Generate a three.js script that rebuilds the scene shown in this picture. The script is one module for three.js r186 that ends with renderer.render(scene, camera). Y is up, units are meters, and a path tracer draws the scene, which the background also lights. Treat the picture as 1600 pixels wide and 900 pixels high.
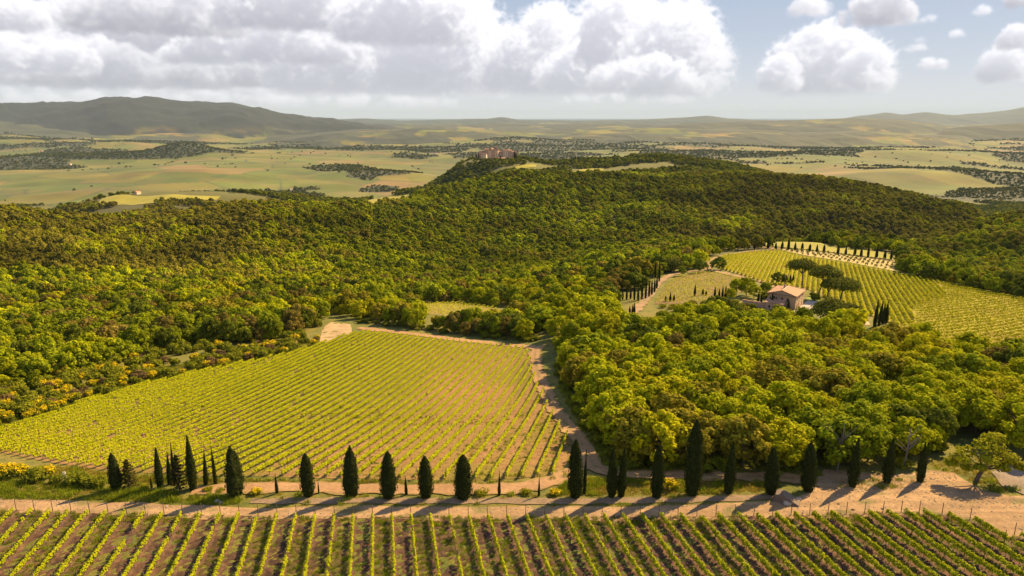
import * as THREE from 'three';
import { mergeGeometries } from 'three/addons/utils/BufferGeometryUtils.js';

// ================================================================ camera, sun, exposure
const F = 1067, PITCH = 13.9 * Math.PI / 180, CAM_H = 55, cosP = Math.cos(PITCH), sinP = Math.sin(PITCH);
const SUN_AZ = 51, SUN_EL = 37, EXPOSURE = 2.5;
const scene = new THREE.Scene();
const camera = new THREE.PerspectiveCamera(2 * Math.atan(450 / F) * 180 / Math.PI, 16 / 9, 1, 150000);
camera.position.set(0, CAM_H, 0); camera.rotation.x = -PITCH;
const renderer = new THREE.WebGLRenderer({ antialias: true });
renderer.toneMapping = THREE.LinearToneMapping; renderer.toneMappingExposure = EXPOSURE;
renderer.shadowMap.enabled = true;
const rad = Math.PI / 180, sunDir = new THREE.Vector3(Math.sin(SUN_AZ * rad) * Math.cos(SUN_EL * rad), Math.sin(SUN_EL * rad), -Math.cos(SUN_AZ * rad) * Math.cos(SUN_EL * rad));
const sun = new THREE.DirectionalLight(new THREE.Color().setRGB(1, 0.71, 0.33), 5);
sun.position.copy(sunDir).multiplyScalar(900).add(new THREE.Vector3(0, 0, -250)); sun.target.position.set(0, 0, -250);
sun.castShadow = true; sun.shadow.mapSize.set(4096, 4096);
Object.assign(sun.shadow.camera, { left: -600, right: 600, top: 600, bottom: -600, near: 10, far: 2500 });
scene.add(sun, sun.target);
scene.fog = new THREE.FogExp2(new THREE.Color().setRGB(0.51, 0.71, 1.0), 1.6e-5);     // the blue summer haze over the valley

// ---------------------------------------------------------------- noise
function hash3(x, y, z) { let h = (Math.imul(x, 374761393) + Math.imul(y, 668265263) + Math.imul(z, 2147483647 ^ 0x5bd1e995)) | 0; h = Math.imul(h ^ (h >>> 13), 1274126177); return ((h ^ (h >>> 16)) >>> 0) / 4294967296; }
function noise3(x, y, z) {                                  // value noise, -1..1
  const xi = Math.floor(x), yi = Math.floor(y), zi = Math.floor(z), xf = x - xi, yf = y - yi, zf = z - zi;
  const u = xf * xf * (3 - 2 * xf), v = yf * yf * (3 - 2 * yf), w = zf * zf * (3 - 2 * zf);
  const a = hash3(xi, yi, zi), b = hash3(xi + 1, yi, zi), c = hash3(xi, yi + 1, zi), d = hash3(xi + 1, yi + 1, zi);
  const e = hash3(xi, yi, zi + 1), f = hash3(xi + 1, yi, zi + 1), g = hash3(xi, yi + 1, zi + 1), h = hash3(xi + 1, yi + 1, zi + 1);
  const p = a + (b - a) * u, q = c + (d - c) * u, r = e + (f - e) * u, s = g + (h - g) * u, m = p + (q - p) * v, n = r + (s - r) * v;
  return (m + (n - m) * w) * 2 - 1;
}
const GX = [1, -1, 1, -1, 1, -1, 1, -1, 0, 0, 0, 0, 1, 0, -1, 0], GY = [1, 1, -1, -1, 0, 0, 0, 0, 1, -1, 1, -1, 1, -1, 1, -1], GZ = [0, 0, 0, 0, 1, 1, -1, -1, 1, 1, -1, -1, 0, 1, 0, -1], PERM = new Uint8Array(512);
for (let i = 0; i < 256; i++) PERM[i] = i; for (let i = 255; i > 0; i--) { const j = Math.floor(hash3(i, 5, 9) * (i + 1)), t = PERM[i]; PERM[i] = PERM[j]; PERM[j] = t; } for (let i = 0; i < 256; i++) PERM[256 + i] = PERM[i];
function perlin3(x, y, z) {                                 // gradient noise, about -1..1
  const xi = Math.floor(x), yi = Math.floor(y), zi = Math.floor(z), a = x - xi, b = y - yi, c = z - zi, u = a * a * a * (a * (a * 6 - 15) + 10), v = b * b * b * (b * (b * 6 - 15) + 10), w = c * c * c * (c * (c * 6 - 15) + 10), X = xi & 255, Y = yi & 255, Z = zi & 255;
  const A = PERM[X] + Y, B = PERM[X + 1] + Y, AA = PERM[A] + Z, AB = PERM[A + 1] + Z, BA = PERM[B] + Z, BB = PERM[B + 1] + Z; let h;
  h = PERM[AA] & 15; const n0 = GX[h] * a + GY[h] * b + GZ[h] * c; h = PERM[BA] & 15; const n1 = GX[h] * (a - 1) + GY[h] * b + GZ[h] * c;
  h = PERM[AB] & 15; const n2 = GX[h] * a + GY[h] * (b - 1) + GZ[h] * c; h = PERM[BB] & 15; const n3 = GX[h] * (a - 1) + GY[h] * (b - 1) + GZ[h] * c;
  h = PERM[AA + 1] & 15; const n4 = GX[h] * a + GY[h] * b + GZ[h] * (c - 1); h = PERM[BA + 1] & 15; const n5 = GX[h] * (a - 1) + GY[h] * b + GZ[h] * (c - 1);
  h = PERM[AB + 1] & 15; const n6 = GX[h] * a + GY[h] * (b - 1) + GZ[h] * (c - 1); h = PERM[BB + 1] & 15; const n7 = GX[h] * (a - 1) + GY[h] * (b - 1) + GZ[h] * (c - 1);
  const p = n0 + (n1 - n0) * u, q = n2 + (n3 - n2) * u, r = n4 + (n5 - n4) * u, t = n6 + (n7 - n6) * u, m = p + (q - p) * v, k = r + (t - r) * v; return m + (k - m) * w;
}
function fbm2(x, z, oct = 4, seed = 0) { let s = 0, a = 0.5; for (let i = 0; i < oct; i++) { s += a * noise3(x, seed + i * 7.3, z); x = x * 2.03 + 11.7; z = z * 2.03 - 5.1; a *= 0.5; } return s; }
function rng(seed) { let s = seed >>> 0; return () => { s = (s + 0x6d2b79f5) | 0; let t = Math.imul(s ^ (s >>> 15), 1 | s); t = (t + Math.imul(t ^ (t >>> 7), 61 | t)) ^ t; return ((t ^ (t >>> 14)) >>> 0) / 4294967296; }; }
const lerp = (a, b, t) => a + (b - a) * t, clamp = (x, a = 0, b = 1) => Math.min(b, Math.max(a, x)), smooth = (a, b, x) => { const t = clamp((x - a) / (b - a)); return t * t * (3 - 2 * t); };

// ---------------------------------------------------------------- sky: hazy blue air with cumulus, in degrees of azimuth (0 = -z, + right) and elevation
function makeSky(exposure) {
  const W = 4096, H = 2048, data = new Float32Array(W * H * 4), deg = 180 / Math.PI, STEP = 360 / W;
  const azOf = (px, py) => { const u = (px - 800) / F, w = (450 - py) / F; return Math.atan2(u, cosP + w * sinP) * deg; };
  const elOf = (px, py) => { const u = (px - 800) / F, w = (450 - py) / F; return Math.atan2(w * cosP - sinP, Math.hypot(u, cosP + w * sinP)) * deg; };
  const R = rng(77), clouds = [];
  // a cloud: puffs in (azimuth, elevation, depth) degrees over a flat base; its billows are noise
  function cloud(az, base, w, h, opt = {}) {
    const puffs = [], n = opt.n || Math.round(10 + w * 2.2);
    for (let i = 0; i < n; i++) {
      const t = R() * 2 - 1, dome = Math.sqrt(Math.max(0, 1 - t * t)), hh = h * (0.35 + 0.65 * dome) * (0.6 + 0.4 * R());
      const r = Math.min(h * (0.28 + 0.30 * R()), w * 0.5) * (opt.r || 1);
      puffs.push([az + t * (w / 2 - r * 0.6), base + Math.max(r * 0.35, R() ** 0.8 * (hh - r * 0.5)), (R() - 0.5) * w * 0.25, r * (opt.flat || 1.15), r]);
    }
    const pad = (h * 0.45 + 0.4) * (opt.flat || 1);
    clouds.push({ puffs, base, h, x0: az - w / 2 - pad, x1: az + w / 2 + pad, y0: base - pad, y1: base + h * 1.25 + pad, seed: R() * 100, dens: opt.dens || 1, grey: opt.grey || 0, soft: opt.soft || 1, scale: opt.scale || 1, flat0: opt.noBase ? 0 : 1 });
  }
  const at = (cx, baseY, wpx, hpx, opt) => { const az = azOf(cx, baseY), w = azOf(cx + wpx / 2, baseY) - azOf(cx - wpx / 2, baseY), b = elOf(cx, baseY); cloud(az, b, w * 0.84, (elOf(cx, baseY - hpx) - b) * 0.94, opt); };
  // far banks low over the horizon, then the big masses, as in the photograph
  at(120, 168, 420, 36, { soft: 2.2, dens: 0.35, grey: 0.25 }); at(330, 160, 300, 34, { soft: 1.6, dens: 0.55, grey: 0.0 }); at(560, 166, 380, 30, { soft: 2.4, dens: 0.32, grey: 0.1 });
  at(520, 148, 700, 40, { soft: 1.6, dens: 0.5, grey: 0.15 }); at(980, 160, 260, 22, { soft: 2, dens: 0.25 });
  at(130, 80, 520, 110, { grey: 0.35, n: 30 }); at(470, 90, 420, 110, { grey: 0.2, n: 30 }); at(60, 118, 330, 80, { grey: 0.35 }); at(190, 132, 420, 60, { grey: 0.9 }); at(420, 130, 420, 60, { grey: 0.8 }); at(60, 108, 200, 60, { grey: 0.1 }); at(315, 95, 130, 40, { grey: 0.15 }); at(640, 130, 330, 40, { grey: 0.7 }); at(585, 132, 330, 128, { grey: 0.06 }); at(700, 132, 210, 150, { grey: 0.02 });
  at(430, 92, 330, 80, { grey: 0.15 }); at(255, 48, 330, 70, { grey: 0.75, soft: 1.4 }); at(20, 42, 120, 65, { grey: 0.1 }); at(490, 40, 330, 90, { grey: 0.25 }); at(640, 60, 260, 110, { grey: 0.05 });
  at(850, 132, 170, 140, { grey: 0.05 }); at(905, 138, 120, 80); at(970, 112, 120, 150, { grey: 0.0 }); at(1050, 136, 140, 150, { grey: 0.1 }); at(1010, 138, 190, 60, { grey: 0.05 }); 
  at(1290, 136, 185, 108, { grey: 0.12 }); at(1218, 136, 60, 60); at(1350, 136, 85, 70, { grey: 0.1 }); at(1375, 34, 115, 60, { grey: 0.5 }); at(1265, 22, 65, 40, { dens: 0.6, soft: 1.6 });
  at(1565, 124, 95, 48, { grey: 0.25 }); at(1590, 74, 60, 38, { grey: 0.1 }); at(1432, 78, 34, 24, { dens: 0.6, soft: 1.5 }); at(1455, 106, 50, 18, { dens: 0.6, soft: 1.5 }); at(1495, 58, 28, 14, { dens: 0.4, soft: 2 }); at(1535, 22, 36, 16, { dens: 0.4, soft: 2 }); at(1450, 34, 30, 16, { dens: 0.5, soft: 2 }); at(1590, 8, 60, 30, { grey: 0.4 });
  // the same kind of sky all round
  const shown = (a, e) => Math.abs(a) < 40 && e < 11;
  for (let i = 0; i < 300; i++) {
    const az = R() * 360 - 180, base = 2 + 48 * R() ** 1.6, w = (4 + 14 * R()) * (0.7 + base / 40), h = w * (0.25 + 0.25 * R());
    if (Math.abs(az) < 44 + w / 2 && base < 12) continue;
    if (clouds.some((c) => c.big && Math.abs((c.az - az) * Math.cos(base / deg)) < (c.w + w) * 0.42 && Math.abs(c.base - base) < (c.hh + h) * 0.6)) continue;
    const k = 1 / Math.cos((base + h / 2) / deg); cloud(az, base, w * k, h, { flat: 1.15 * k, grey: 0.1 + 0.3 * R(), n: 16, scale: 2 });
    Object.assign(clouds[clouds.length - 1], { big: true, az, w, hh: h });
  }
  const LX = 0.56, LY = 0.72, LZ = 0.4;
  const E = 1 / exposure, sunAz = SUN_AZ, sunEl = SUN_EL;
  const air = (a, e, out) => {
    const t = clamp(e / 90), ca = Math.sin(e / deg) * Math.sin(sunEl / deg) + Math.cos(e / deg) * Math.cos(sunEl / deg) * Math.cos((a - sunAz) / deg), g = Math.max(0, ca);
    const h0 = Math.exp(-e / 4.2), h1 = Math.exp(-e / 20), glow = 0.10 * g ** 4 + 0.22 * g ** 24 + 0.6 * g ** 160;
    out[0] = 0.14 + 0.43 * h1 + 0.30 * h0 + glow; out[1] = 0.25 + 0.43 * h1 + 0.16 * h0 + glow * 0.95; out[2] = 0.47 + 0.37 * h1 - 0.04 * h0 + glow * 0.85;
  };
  const col = [0, 0, 0];
  function density(c, near, x, y, z, oct) {
    let b = -1; for (const p of near) { const dx = (x - p[0]) / p[3], dy = (y - p[1]) / p[4], dz = (z - p[2]) / p[4], v = 1 - dx * dx - dy * dy - dz * dz; if (v > b) b = v; }
    if (b < -0.75) return 0;
    const cut = (y - c.base) / (0.10 * c.h + 0.08); if (c.flat0 && cut < -1.5) return 0;
    let s = 0, a = 0.62, f = 0.62 / c.scale; const o = c.seed;
    for (let i = 0; i < oct; i++) { s += a * (0.36 - Math.abs(perlin3(x * f + o, y * f * 1.1, z * f + o)) * 1.45); a *= 0.58; f *= 2.17; }
    const d = b * 0.66 + s * 1.45 - 0.08;
    return clamp(d * 2.3 / c.soft) ** 1.15 * (c.flat0 ? smooth(-1.2, 1, cut + s * 1.5) : 1) * c.dens;
  }
  function shade(a, e, out, fine) {
    air(a, e, out); let T = 1, r = 0, g = 0, b = 0;
    const hit = clouds.filter((c) => a > c.x0 && a < c.x1 && e > c.y0 && e < c.y1);
    for (let k = hit.length - 1; k >= 0 && T > 0.03; k--) {       // later entries stand nearer
      const c = hit[k], near = c.puffs.filter((p) => ((a - p[0]) / p[3]) ** 2 + ((e - p[1]) / p[4]) ** 2 < 1.8); if (!near.length) continue;
      let z0 = 1e9, z1 = -1e9; for (const p of near) { z0 = Math.min(z0, p[2] - p[4] * 1.2); z1 = Math.max(z1, p[2] + p[4] * 1.2); }
      const n = fine ? 32 : 12, dz = (z1 - z0) / n;
      for (let i = 0; i < n && T > 0.03; i++) {
        const z = z0 + (i + 0.5) * dz, d = density(c, near, a, e, z, fine ? 6 : 3); if (d <= 0.005) continue;
        let od = 0; const ls = 0.16 * c.h + 0.05; for (let j = 1; j <= 4; j++) { const q = ls * j * (0.6 + 0.2 * j); od += density(c, c.puffs, a + LX * q, e + LY * q, z + LZ * q, j < 3 && fine ? 3 : 2) * ls * (0.6 + 0.4 * j); }
        const hgt = clamp((e - c.base) / c.h), direct = 0.62 * Math.exp(-od * 3.6 / c.h ** 0.5) + 0.38 * Math.exp(-od * 0.9 / c.h ** 0.5), amb = (0.56 + 0.26 * hgt) * (1 - 0.24 * c.grey), sun = direct * (1 - 0.36 * c.grey) * 0.60;
        const al = 1 - Math.exp(-d * dz * 5.5 / Math.sqrt(c.h)), wgt = T * al;
        r += wgt * (amb * 0.94 + sun); g += wgt * (amb * 0.93 + sun * 0.95); b += wgt * (amb * 1.06 + sun * 0.86); T *= 1 - al;
      }
    }
    const far = 0.55 * Math.exp(-e / 3.2), cov = 1 - T; const ar = out[0], ag = out[1], ab = out[2];       // air between
    out[0] = ar * T + (r * (1 - far) + cov * ar * far); out[1] = ag * T + (g * (1 - far) + cov * ag * far); out[2] = ab * T + (b * (1 - far) + cov * ab * far);
  }
  const put = (i, j, c) => { const k = (j * W + i) * 4; data[k] = c[0] * E; data[k + 1] = c[1] * E; data[k + 2] = c[2] * E; data[k + 3] = 1; };
  for (let j = H / 2; j < H; j++) {
    const e = (j + 0.5) / H * 180 - 90;
    for (let i = 0; i < W; i++) {
      let a = (i + 0.5) * STEP - 180 + 90; if (a > 180) a -= 360;
      const fine = shown(a, e);
      if (!fine) { const m = e > 25 ? 4 : 2; if (i % m || j % m) { const k = ((j - j % m) * W + i - i % m) * 4, q = (j * W + i) * 4; if (data[k + 3]) { data[q] = data[k]; data[q + 1] = data[k + 1]; data[q + 2] = data[k + 2]; data[q + 3] = 1; continue; } } }
      shade(a, e, col, fine); put(i, j, col);
    }
  }
  for (let j = 0; j < H / 2; j++) for (let i = 0; i < W; i++) put(i, j, [0.16, 0.15, 0.10]);
  return { data, W, H };
}
{
  const s = makeSky(EXPOSURE), t = new THREE.DataTexture(s.data, s.W, s.H, THREE.RGBAFormat, THREE.FloatType);
  t.mapping = THREE.EquirectangularReflectionMapping; t.magFilter = t.minFilter = THREE.LinearFilter; t.colorSpace = THREE.LinearSRGBColorSpace; t.needsUpdate = true;
  scene.background = t; scene.environment = t;
}

// ================================================================ the lie of the land
const tanY = (py) => Math.tan(PITCH + Math.atan((py - 450) / F));           // drop per metre of distance of the level sight line
// height profiles of the near land, by bearing r = x / distance: [distance, height]
const near0 = [[40, 2.6], [60, 1.5], [75, 0.7], [89, 0], [97, -0.5]];
const COLS = [
  [-1.3, [[112, -4.1], [125, -7.3], [150, -11.8], [180, -16.5], [215, -21], [260, -27.7], [310, -33.5], [370, -41], [440, -50], [520, -47], [620, -41], [720, -36], [900, -80], [1100, -125], [1500, -170], [2000, -220], [2600, -255]]],
  [-0.753, [[112, -4.1], [125, -7.3], [150, -11.8], [180, -16.5], [215, -21], [260, -27.7], [310, -33.5], [370, -41], [440, -50], [520, -47], [620, -41], [720, -38], [900, -80], [1100, -125], [1500, -170], [2000, -220], [2600, -255]]],
  [-0.565, [[112, -3.6], [125, -6.9], [150, -11.4], [180, -16], [215, -20.6], [260, -26.8], [310, -33], [370, -41], [440, -51], [500, -53], [620, -50], [740, -50], [900, -80], [1100, -108], [1300, -110], [1500, -106], [1750, -160], [2200, -235], [2600, -255]]],
  [-0.377, [[108, -2.6], [125, -6.3], [150, -10.8], [180, -15.2], [215, -20], [260, -26], [310, -32.5], [370, -41], [440, -52], [500, -57], [620, -52], [750, -43], [820, -42], [1000, -85], [1250, -115], [1500, -108], [1700, -140], [2200, -235], [2600, -255]]],
  [-0.188, [[108, -2.5], [125, -6], [150, -10.5], [180, -14.8], [215, -19.2], [245, -22.4], [290, -28.5], [330, -34.8], [420, -49], [500, -60], [560, -64], [700, -62], [850, -58], [1000, -56], [1150, -80], [1400, -130], [1800, -140], [2200, -220], [2600, -255]]],
  [-0.06, [[108, -2.4], [125, -5.8], [150, -10.2], [180, -14.4], [215, -18.8], [245, -22.4], [290, -28.2], [330, -34.4], [420, -48], [520, -62], [600, -70], [750, -68], [900, -62], [1080, -55], [1250, -75], [1500, -110], [1800, -104], [1900, -98], [2100, -150], [2600, -250]]],
  [0, [[108, -2.3], [125, -5.6], [150, -10], [180, -14.2], [212, -18], [270, -25.5], [340, -36], [400, -44.5], [480, -55.5], [560, -65], [650, -72], [750, -72], [900, -65], [1080, -54], [1200, -52], [1400, -78], [1700, -64], [1900, -56], [2100, -110], [2600, -245]]],
  [0.05, [[108, -2.3], [125, -5.4], [150, -9.2], [180, -13], [212, -16.6], [270, -23.5], [340, -33], [400, -40.5], [480, -53], [560, -66], [650, -73], [750, -74], [900, -67], [1080, -53], [1200, -50], [1400, -74], [1700, -68], [1900, -66], [2100, -115], [2600, -245]]],
  [0.188, [[106, -1.9], [125, -4.2], [150, -7.2], [180, -10.3], [215, -13.6], [260, -17.8], [310, -22], [370, -26.5], [440, -35], [520, -50], [620, -68], [750, -80], [900, -75], [1100, -59], [1280, -52], [1450, -68], [1700, -60], [1900, -56], [2100, -110], [2600, -240]]],
  [0.377, [[108, -1.6], [125, -3.2], [150, -5.6], [180, -8.5], [215, -12], [257, -15.9], [310, -19], [370, -22.5], [440, -27.2], [485, -30.6], [550, -46], [620, -64], [750, -85], [900, -79], [1100, -62], [1250, -53], [1450, -72], [1900, -100], [2200, -160], [2600, -225]]],
  [0.565, [[108, -1.3], [125, -2.8], [150, -5.2], [180, -8.6], [215, -12.2], [260, -16.2], [310, -20], [370, -24], [420, -28], [470, -31.5], [540, -50], [620, -70], [750, -90], [900, -83], [1050, -74], [1150, -69], [1350, -105], [1600, -150], [2000, -195], [2600, -230]]],
  [0.66, [[108, -1.4], [125, -3.3], [150, -6.4], [180, -10], [215, -13.5], [260, -17.5], [310, -21.5], [370, -28], [440, -46], [520, -57], [620, -58], [700, -59], [800, -86], [900, -92], [1050, -82], [1250, -125], [1600, -180], [2000, -205], [2600, -232]]],
  [0.753, [[108, -1.5], [125, -3.8], [150, -7.6], [180, -11.6], [215, -14.8], [260, -18.8], [285, -20.7], [320, -24], [370, -36], [440, -50], [520, -53], [620, -47], [690, -45], [800, -85], [1000, -130], [1300, -170], [1600, -190], [2000, -208], [2600, -235]]],
  [1.3, [[108, -1.5], [125, -3.8], [150, -7.6], [180, -11.6], [215, -14.8], [260, -18.8], [285, -20.7], [320, -24], [370, -36], [440, -50], [520, -50], [620, -42], [690, -40], [800, -85], [1000, -130], [1300, -170], [1600, -190], [2000, -208], [2600, -235]]],
].map(([r, list]) => {                                        // monotone cubic in the logarithm of the distance
  const p = [...near0, ...list], x = p.map((q) => Math.log(q[0])), y = p.map((q) => q[1]), n = x.length, s = [], m = [];
  for (let i = 0; i < n - 1; i++) s[i] = (y[i + 1] - y[i]) / (x[i + 1] - x[i]);
  for (let i = 0; i < n; i++) m[i] = i === 0 ? s[0] : i === n - 1 ? s[n - 2] : s[i - 1] * s[i] <= 0 ? 0 : 2 * s[i - 1] * s[i] / (s[i - 1] + s[i]);
  return { r, x, y, m, n };
});
function profile(c, lx) {
  if (lx <= c.x[0]) return c.y[0]; if (lx >= c.x[c.n - 1]) return c.y[c.n - 1];
  let lo = 0, hi = c.n - 1; while (hi - lo > 1) { const k = (lo + hi) >> 1; if (c.x[k] <= lx) lo = k; else hi = k; }
  const h = c.x[hi] - c.x[lo], t = (lx - c.x[lo]) / h, t2 = t * t, t3 = t2 * t;
  return (2 * t3 - 3 * t2 + 1) * c.y[lo] + (t3 - 2 * t2 + t) * h * c.m[lo] + (-2 * t3 + 3 * t2) * c.y[hi] + (t3 - t2) * h * c.m[hi];
}
function nearH(x, d) {
  const r = clamp(x / d, -1.29, 1.29), lx = Math.log(d); let i = 0; while (i < COLS.length - 2 && COLS[i + 1].r < r) i++;
  const a = COLS[i], b = COLS[i + 1], p = COLS[Math.max(0, i - 1)], q = COLS[Math.min(COLS.length - 1, i + 2)], t = (r - a.r) / (b.r - a.r), w = b.r - a.r;
  const ya = profile(a, lx), yb = profile(b, lx), yp = profile(p, lx), yq = profile(q, lx);
  const lim = (s0, s1) => (s0 * s1 <= 0 ? 0 : 2 * s0 * s1 / (s0 + s1));
  const s = (yb - ya) / w, sp = p === a ? s : (ya - yp) / (a.r - p.r), sq = q === b ? s : (yq - yb) / (q.r - b.r), ma = lim(sp, s) * w, mb = lim(s, sq) * w, t2 = t * t, t3 = t2 * t;
  return (2 * t3 - 3 * t2 + 1) * ya + (t3 - 2 * t2 + t) * ma + (-2 * t3 + 3 * t2) * yb + (t3 - t2) * mb;
}
function valleyH(x, d) {                                      // the wide valley beyond
  const far = smooth(5000, 14000, d);
  let h = -262 + 95 * far + 80 * fbm2(x / 1900, d / 1900, 3, 2) * (1 + 1.2 * far) + 30 * fbm2(x / 520, d / 520, 2, 5);
  h += 60 * smooth(4500, 8000, d) * Math.abs(fbm2(x / 1300, d / 1000, 3, 11));
  const bump = (cx, cd, wx, wd, hh) => hh * Math.exp(-(((x - cx) / wx) ** 2) - (((d - cd) / wd) ** 2));
  h += bump(-2630, 5600, 230, 330, 88) + bump(-3050, 5450, 480, 300, 34) + bump(-3700, 5050, 430, 260, 26);      // the dark wooded knolls
  h += bump(-760, 3750, 300, 220, 26) + bump(1500, 3300, 700, 240, 24) + bump(2500, 3500, 700, 350, 36) + bump(2100, 2750, 420, 200, 18) + bump(2900, 5300, 900, 400, 40);
  const w = smooth(-9000, -3000, x); h += (1 - w) * 190 * smooth(6000, 11500, d) * (0.75 + 0.6 * fbm2(x / 1500, d / 1500, 4, 9));
  return h;
}
const VIL = { x: 0, d: 1860, a: 0 };                          // the knoll that carries the old village
function H(x, z) {
  const d = Math.max(30, -z), k = smooth(2200, 2900, d);
  if (k >= 1) return valleyH(x, d);
  let h = nearH(x, d); const n = smooth(330, 800, d); if (n > 0) h += n * (26 * fbm2(x / 230, z / 230, 3, 3) + 2.2 * fbm2(x / 50, z / 50, 2, 4));
  if (VIL.a && d > 1500 && d < 2150) h = lerp(h, VIL.a, Math.exp(-((Math.max(0, Math.abs(x - VIL.x) - 50) / 80) ** 2) - ((Math.max(0, Math.abs(d - VIL.d) - 45) / 80) ** 2)));
  return k > 0 ? lerp(h, valleyH(x, d), k) : h;
}
const V3 = (x, y, z) => new THREE.Vector3(x, y, z);
const onLand = (x, z, up = 0) => V3(x, H(x, z) + up, z);
function ray(px, py) { const w = (450 - py) / F, f = cosP + w * sinP; return [(px - 800) / F / f, (w * cosP - sinP) / f]; }   // x and y per metre of distance
function at(px, py, d) { const [rx, ry] = ray(px, py); return V3(rx * d, CAM_H + ry * d, -d); }
function ground(px, py, from = 45) {                          // where the sight line through that point of the photograph meets the land
  const [rx, ry] = ray(px, py); let a = from, b = from;
  while (b < 9000 && CAM_H + ry * b > H(rx * b, -b)) { a = b; b *= 1.012; }
  for (let i = 0; i < 24; i++) { const m = (a + b) / 2; if (CAM_H + ry * m > H(rx * m, -m)) a = m; else b = m; }
  return V3(rx * b, H(rx * b, -b), -b);
}
function toPx(p) { const dx = p.x, dy = p.y - CAM_H, d = -p.z, zc = d * cosP - dy * sinP, yc = d * sinP + dy * cosP; return [800 + F * dx / zc, 450 - F * yc / zc]; }

{ const p = at(775, 249.5, VIL.d); VIL.x = p.x; VIL.a = p.y; }

// ================================================================ helpers
const WORDS = ['zeroth', 'first', 'second', 'third', 'fourth', 'fifth', 'sixth', 'seventh', 'eighth', 'ninth', 'tenth', 'eleventh', 'twelfth', 'thirteenth', 'fourteenth', 'fifteenth', 'sixteenth', 'seventeenth', 'eighteenth', 'nineteenth'], TENS = [['', ''], ['', ''], ['twenty', 'twentieth'], ['thirty', 'thirtieth'], ['forty', 'fortieth'], ['fifty', 'fiftieth'], ['sixty', 'sixtieth']];
const nth = (n) => (n < 20 ? WORDS[n] : n % 10 ? `${TENS[Math.floor(n / 10)][0]} ${WORDS[n % 10]}` : TENS[n / 10][1]);
const used = {};
function numbered(n) { const k = (used[n] = (used[n] ?? -1) + 1); return k ? `${n}_${String(k).padStart(3, '0')}` : n; }
function tag(o, label, category, group, kind) { Object.assign(o.userData, { label, category }, group ? { group } : {}, kind ? { kind } : {}); return o; }
function shadows(o) { o.castShadow = o.receiveShadow = true; return o; }
function mesh(name, geo, mat, parent) { const m = shadows(new THREE.Mesh(geo, mat)); m.name = parent ? name : numbered(name); (parent || scene).add(m); return m; }
function thing(name, pos, label, category, group, turn = 0) { const g = new THREE.Group(); g.name = numbered(name); g.position.copy(pos); g.rotation.y = turn; tag(g, label, category, group); scene.add(g); return g; }
function copyOf(proto, pos, turn, scale, label, group) { const g = proto.clone(); g.name = numbered(proto.userData.base); g.position.copy(pos); g.rotation.y = turn; if (scale) g.scale.set(...scale); g.userData = { label, category: proto.userData.category, ...(group ? { group } : {}) }; scene.add(g); return g; }
const structure = (o, label) => { o.userData.kind = 'structure'; if (label) o.userData.label = label; return o; };
const C = (r, g, b) => new THREE.Color().setRGB(r, g, b);
function geoOf(pos, idx, col, uv) { const g = new THREE.BufferGeometry(); g.setAttribute('position', new THREE.Float32BufferAttribute(pos, 3)); if (col) g.setAttribute('color', new THREE.Float32BufferAttribute(col, 3)); if (uv) g.setAttribute('uv', new THREE.Float32BufferAttribute(uv, 2)); if (idx) g.setIndex(idx); return g; }
function tinted(geo, c) { const n = geo.attributes.position.count, a = new Float32Array(n * 3); for (let i = 0; i < n; i++) a.set([c.r, c.g, c.b], i * 3); geo.setAttribute('color', new THREE.BufferAttribute(a, 3)); return geo; }

function grainTexture(size, seed, freq, depth, stretch = 1) {    // fine and coarse grain, repeating
  const d = new Uint8Array(size * size * 4), per = (x, y, f, s) => { const u = x / size * Math.PI * 2, v = y / size * Math.PI * 2, r = f / 6.283; return noise3(Math.cos(u) * r + s, Math.sin(u) * r + Math.cos(v) * r * stretch, Math.sin(v) * r * stretch + s); };
  for (let y = 0; y < size; y++) for (let x = 0; x < size; x++) {
    const n = 0.4 * per(x, y, freq, seed) + 0.35 * per(x, y, freq * 3.1, seed + 9) + 0.35 * (hash3(x, y, seed) * 2 - 1);
    const v = Math.round(255 * clamp(0.78 + depth * n)), k = (y * size + x) * 4; d[k] = d[k + 1] = d[k + 2] = v; d[k + 3] = 255;
  }
  const t = new THREE.DataTexture(d, size, size); t.wrapS = t.wrapT = THREE.RepeatWrapping; t.magFilter = THREE.LinearFilter; t.needsUpdate = true; return t;
}
const grainFine = grainTexture(256, 3, 14, 0.34), grainCoarse = grainTexture(256, 17, 9, 0.55);
const M = {
  ground: new THREE.MeshStandardMaterial({ vertexColors: true, roughness: 1 }),
  turf: new THREE.MeshStandardMaterial({ vertexColors: true, roughness: 1, map: grainCoarse, bumpMap: grainCoarse, bumpScale: 0.10 }),
  soil: new THREE.MeshStandardMaterial({ vertexColors: true, roughness: 1, map: grainCoarse, bumpMap: grainCoarse, bumpScale: 0.12 }),
  track: new THREE.MeshStandardMaterial({ vertexColors: true, roughness: 1, map: grainFine, bumpMap: grainFine, bumpScale: 0.05 }),
  leaf: new THREE.MeshPhysicalMaterial({ vertexColors: true, roughness: 0.95, transmission: 0.34, thickness: 0, side: THREE.DoubleSide, specularIntensity: 0.05 }),
  needle: new THREE.MeshPhysicalMaterial({ vertexColors: true, roughness: 0.95, transmission: 0.15, thickness: 0, side: THREE.DoubleSide, specularIntensity: 0.05 }),
  bark: new THREE.MeshStandardMaterial({ color: C(0.11, 0.085, 0.065), roughness: 1 }),
  deadwood: new THREE.MeshStandardMaterial({ color: C(0.20, 0.165, 0.14), roughness: 1 }),
  post: new THREE.MeshStandardMaterial({ color: C(0.12, 0.085, 0.06), roughness: 0.95 }),
  stone: new THREE.MeshStandardMaterial({ color: C(0.46, 0.40, 0.33), roughness: 0.95, map: grainFine }),
};
for (const k of Object.keys(M)) M[k].name = k;

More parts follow.
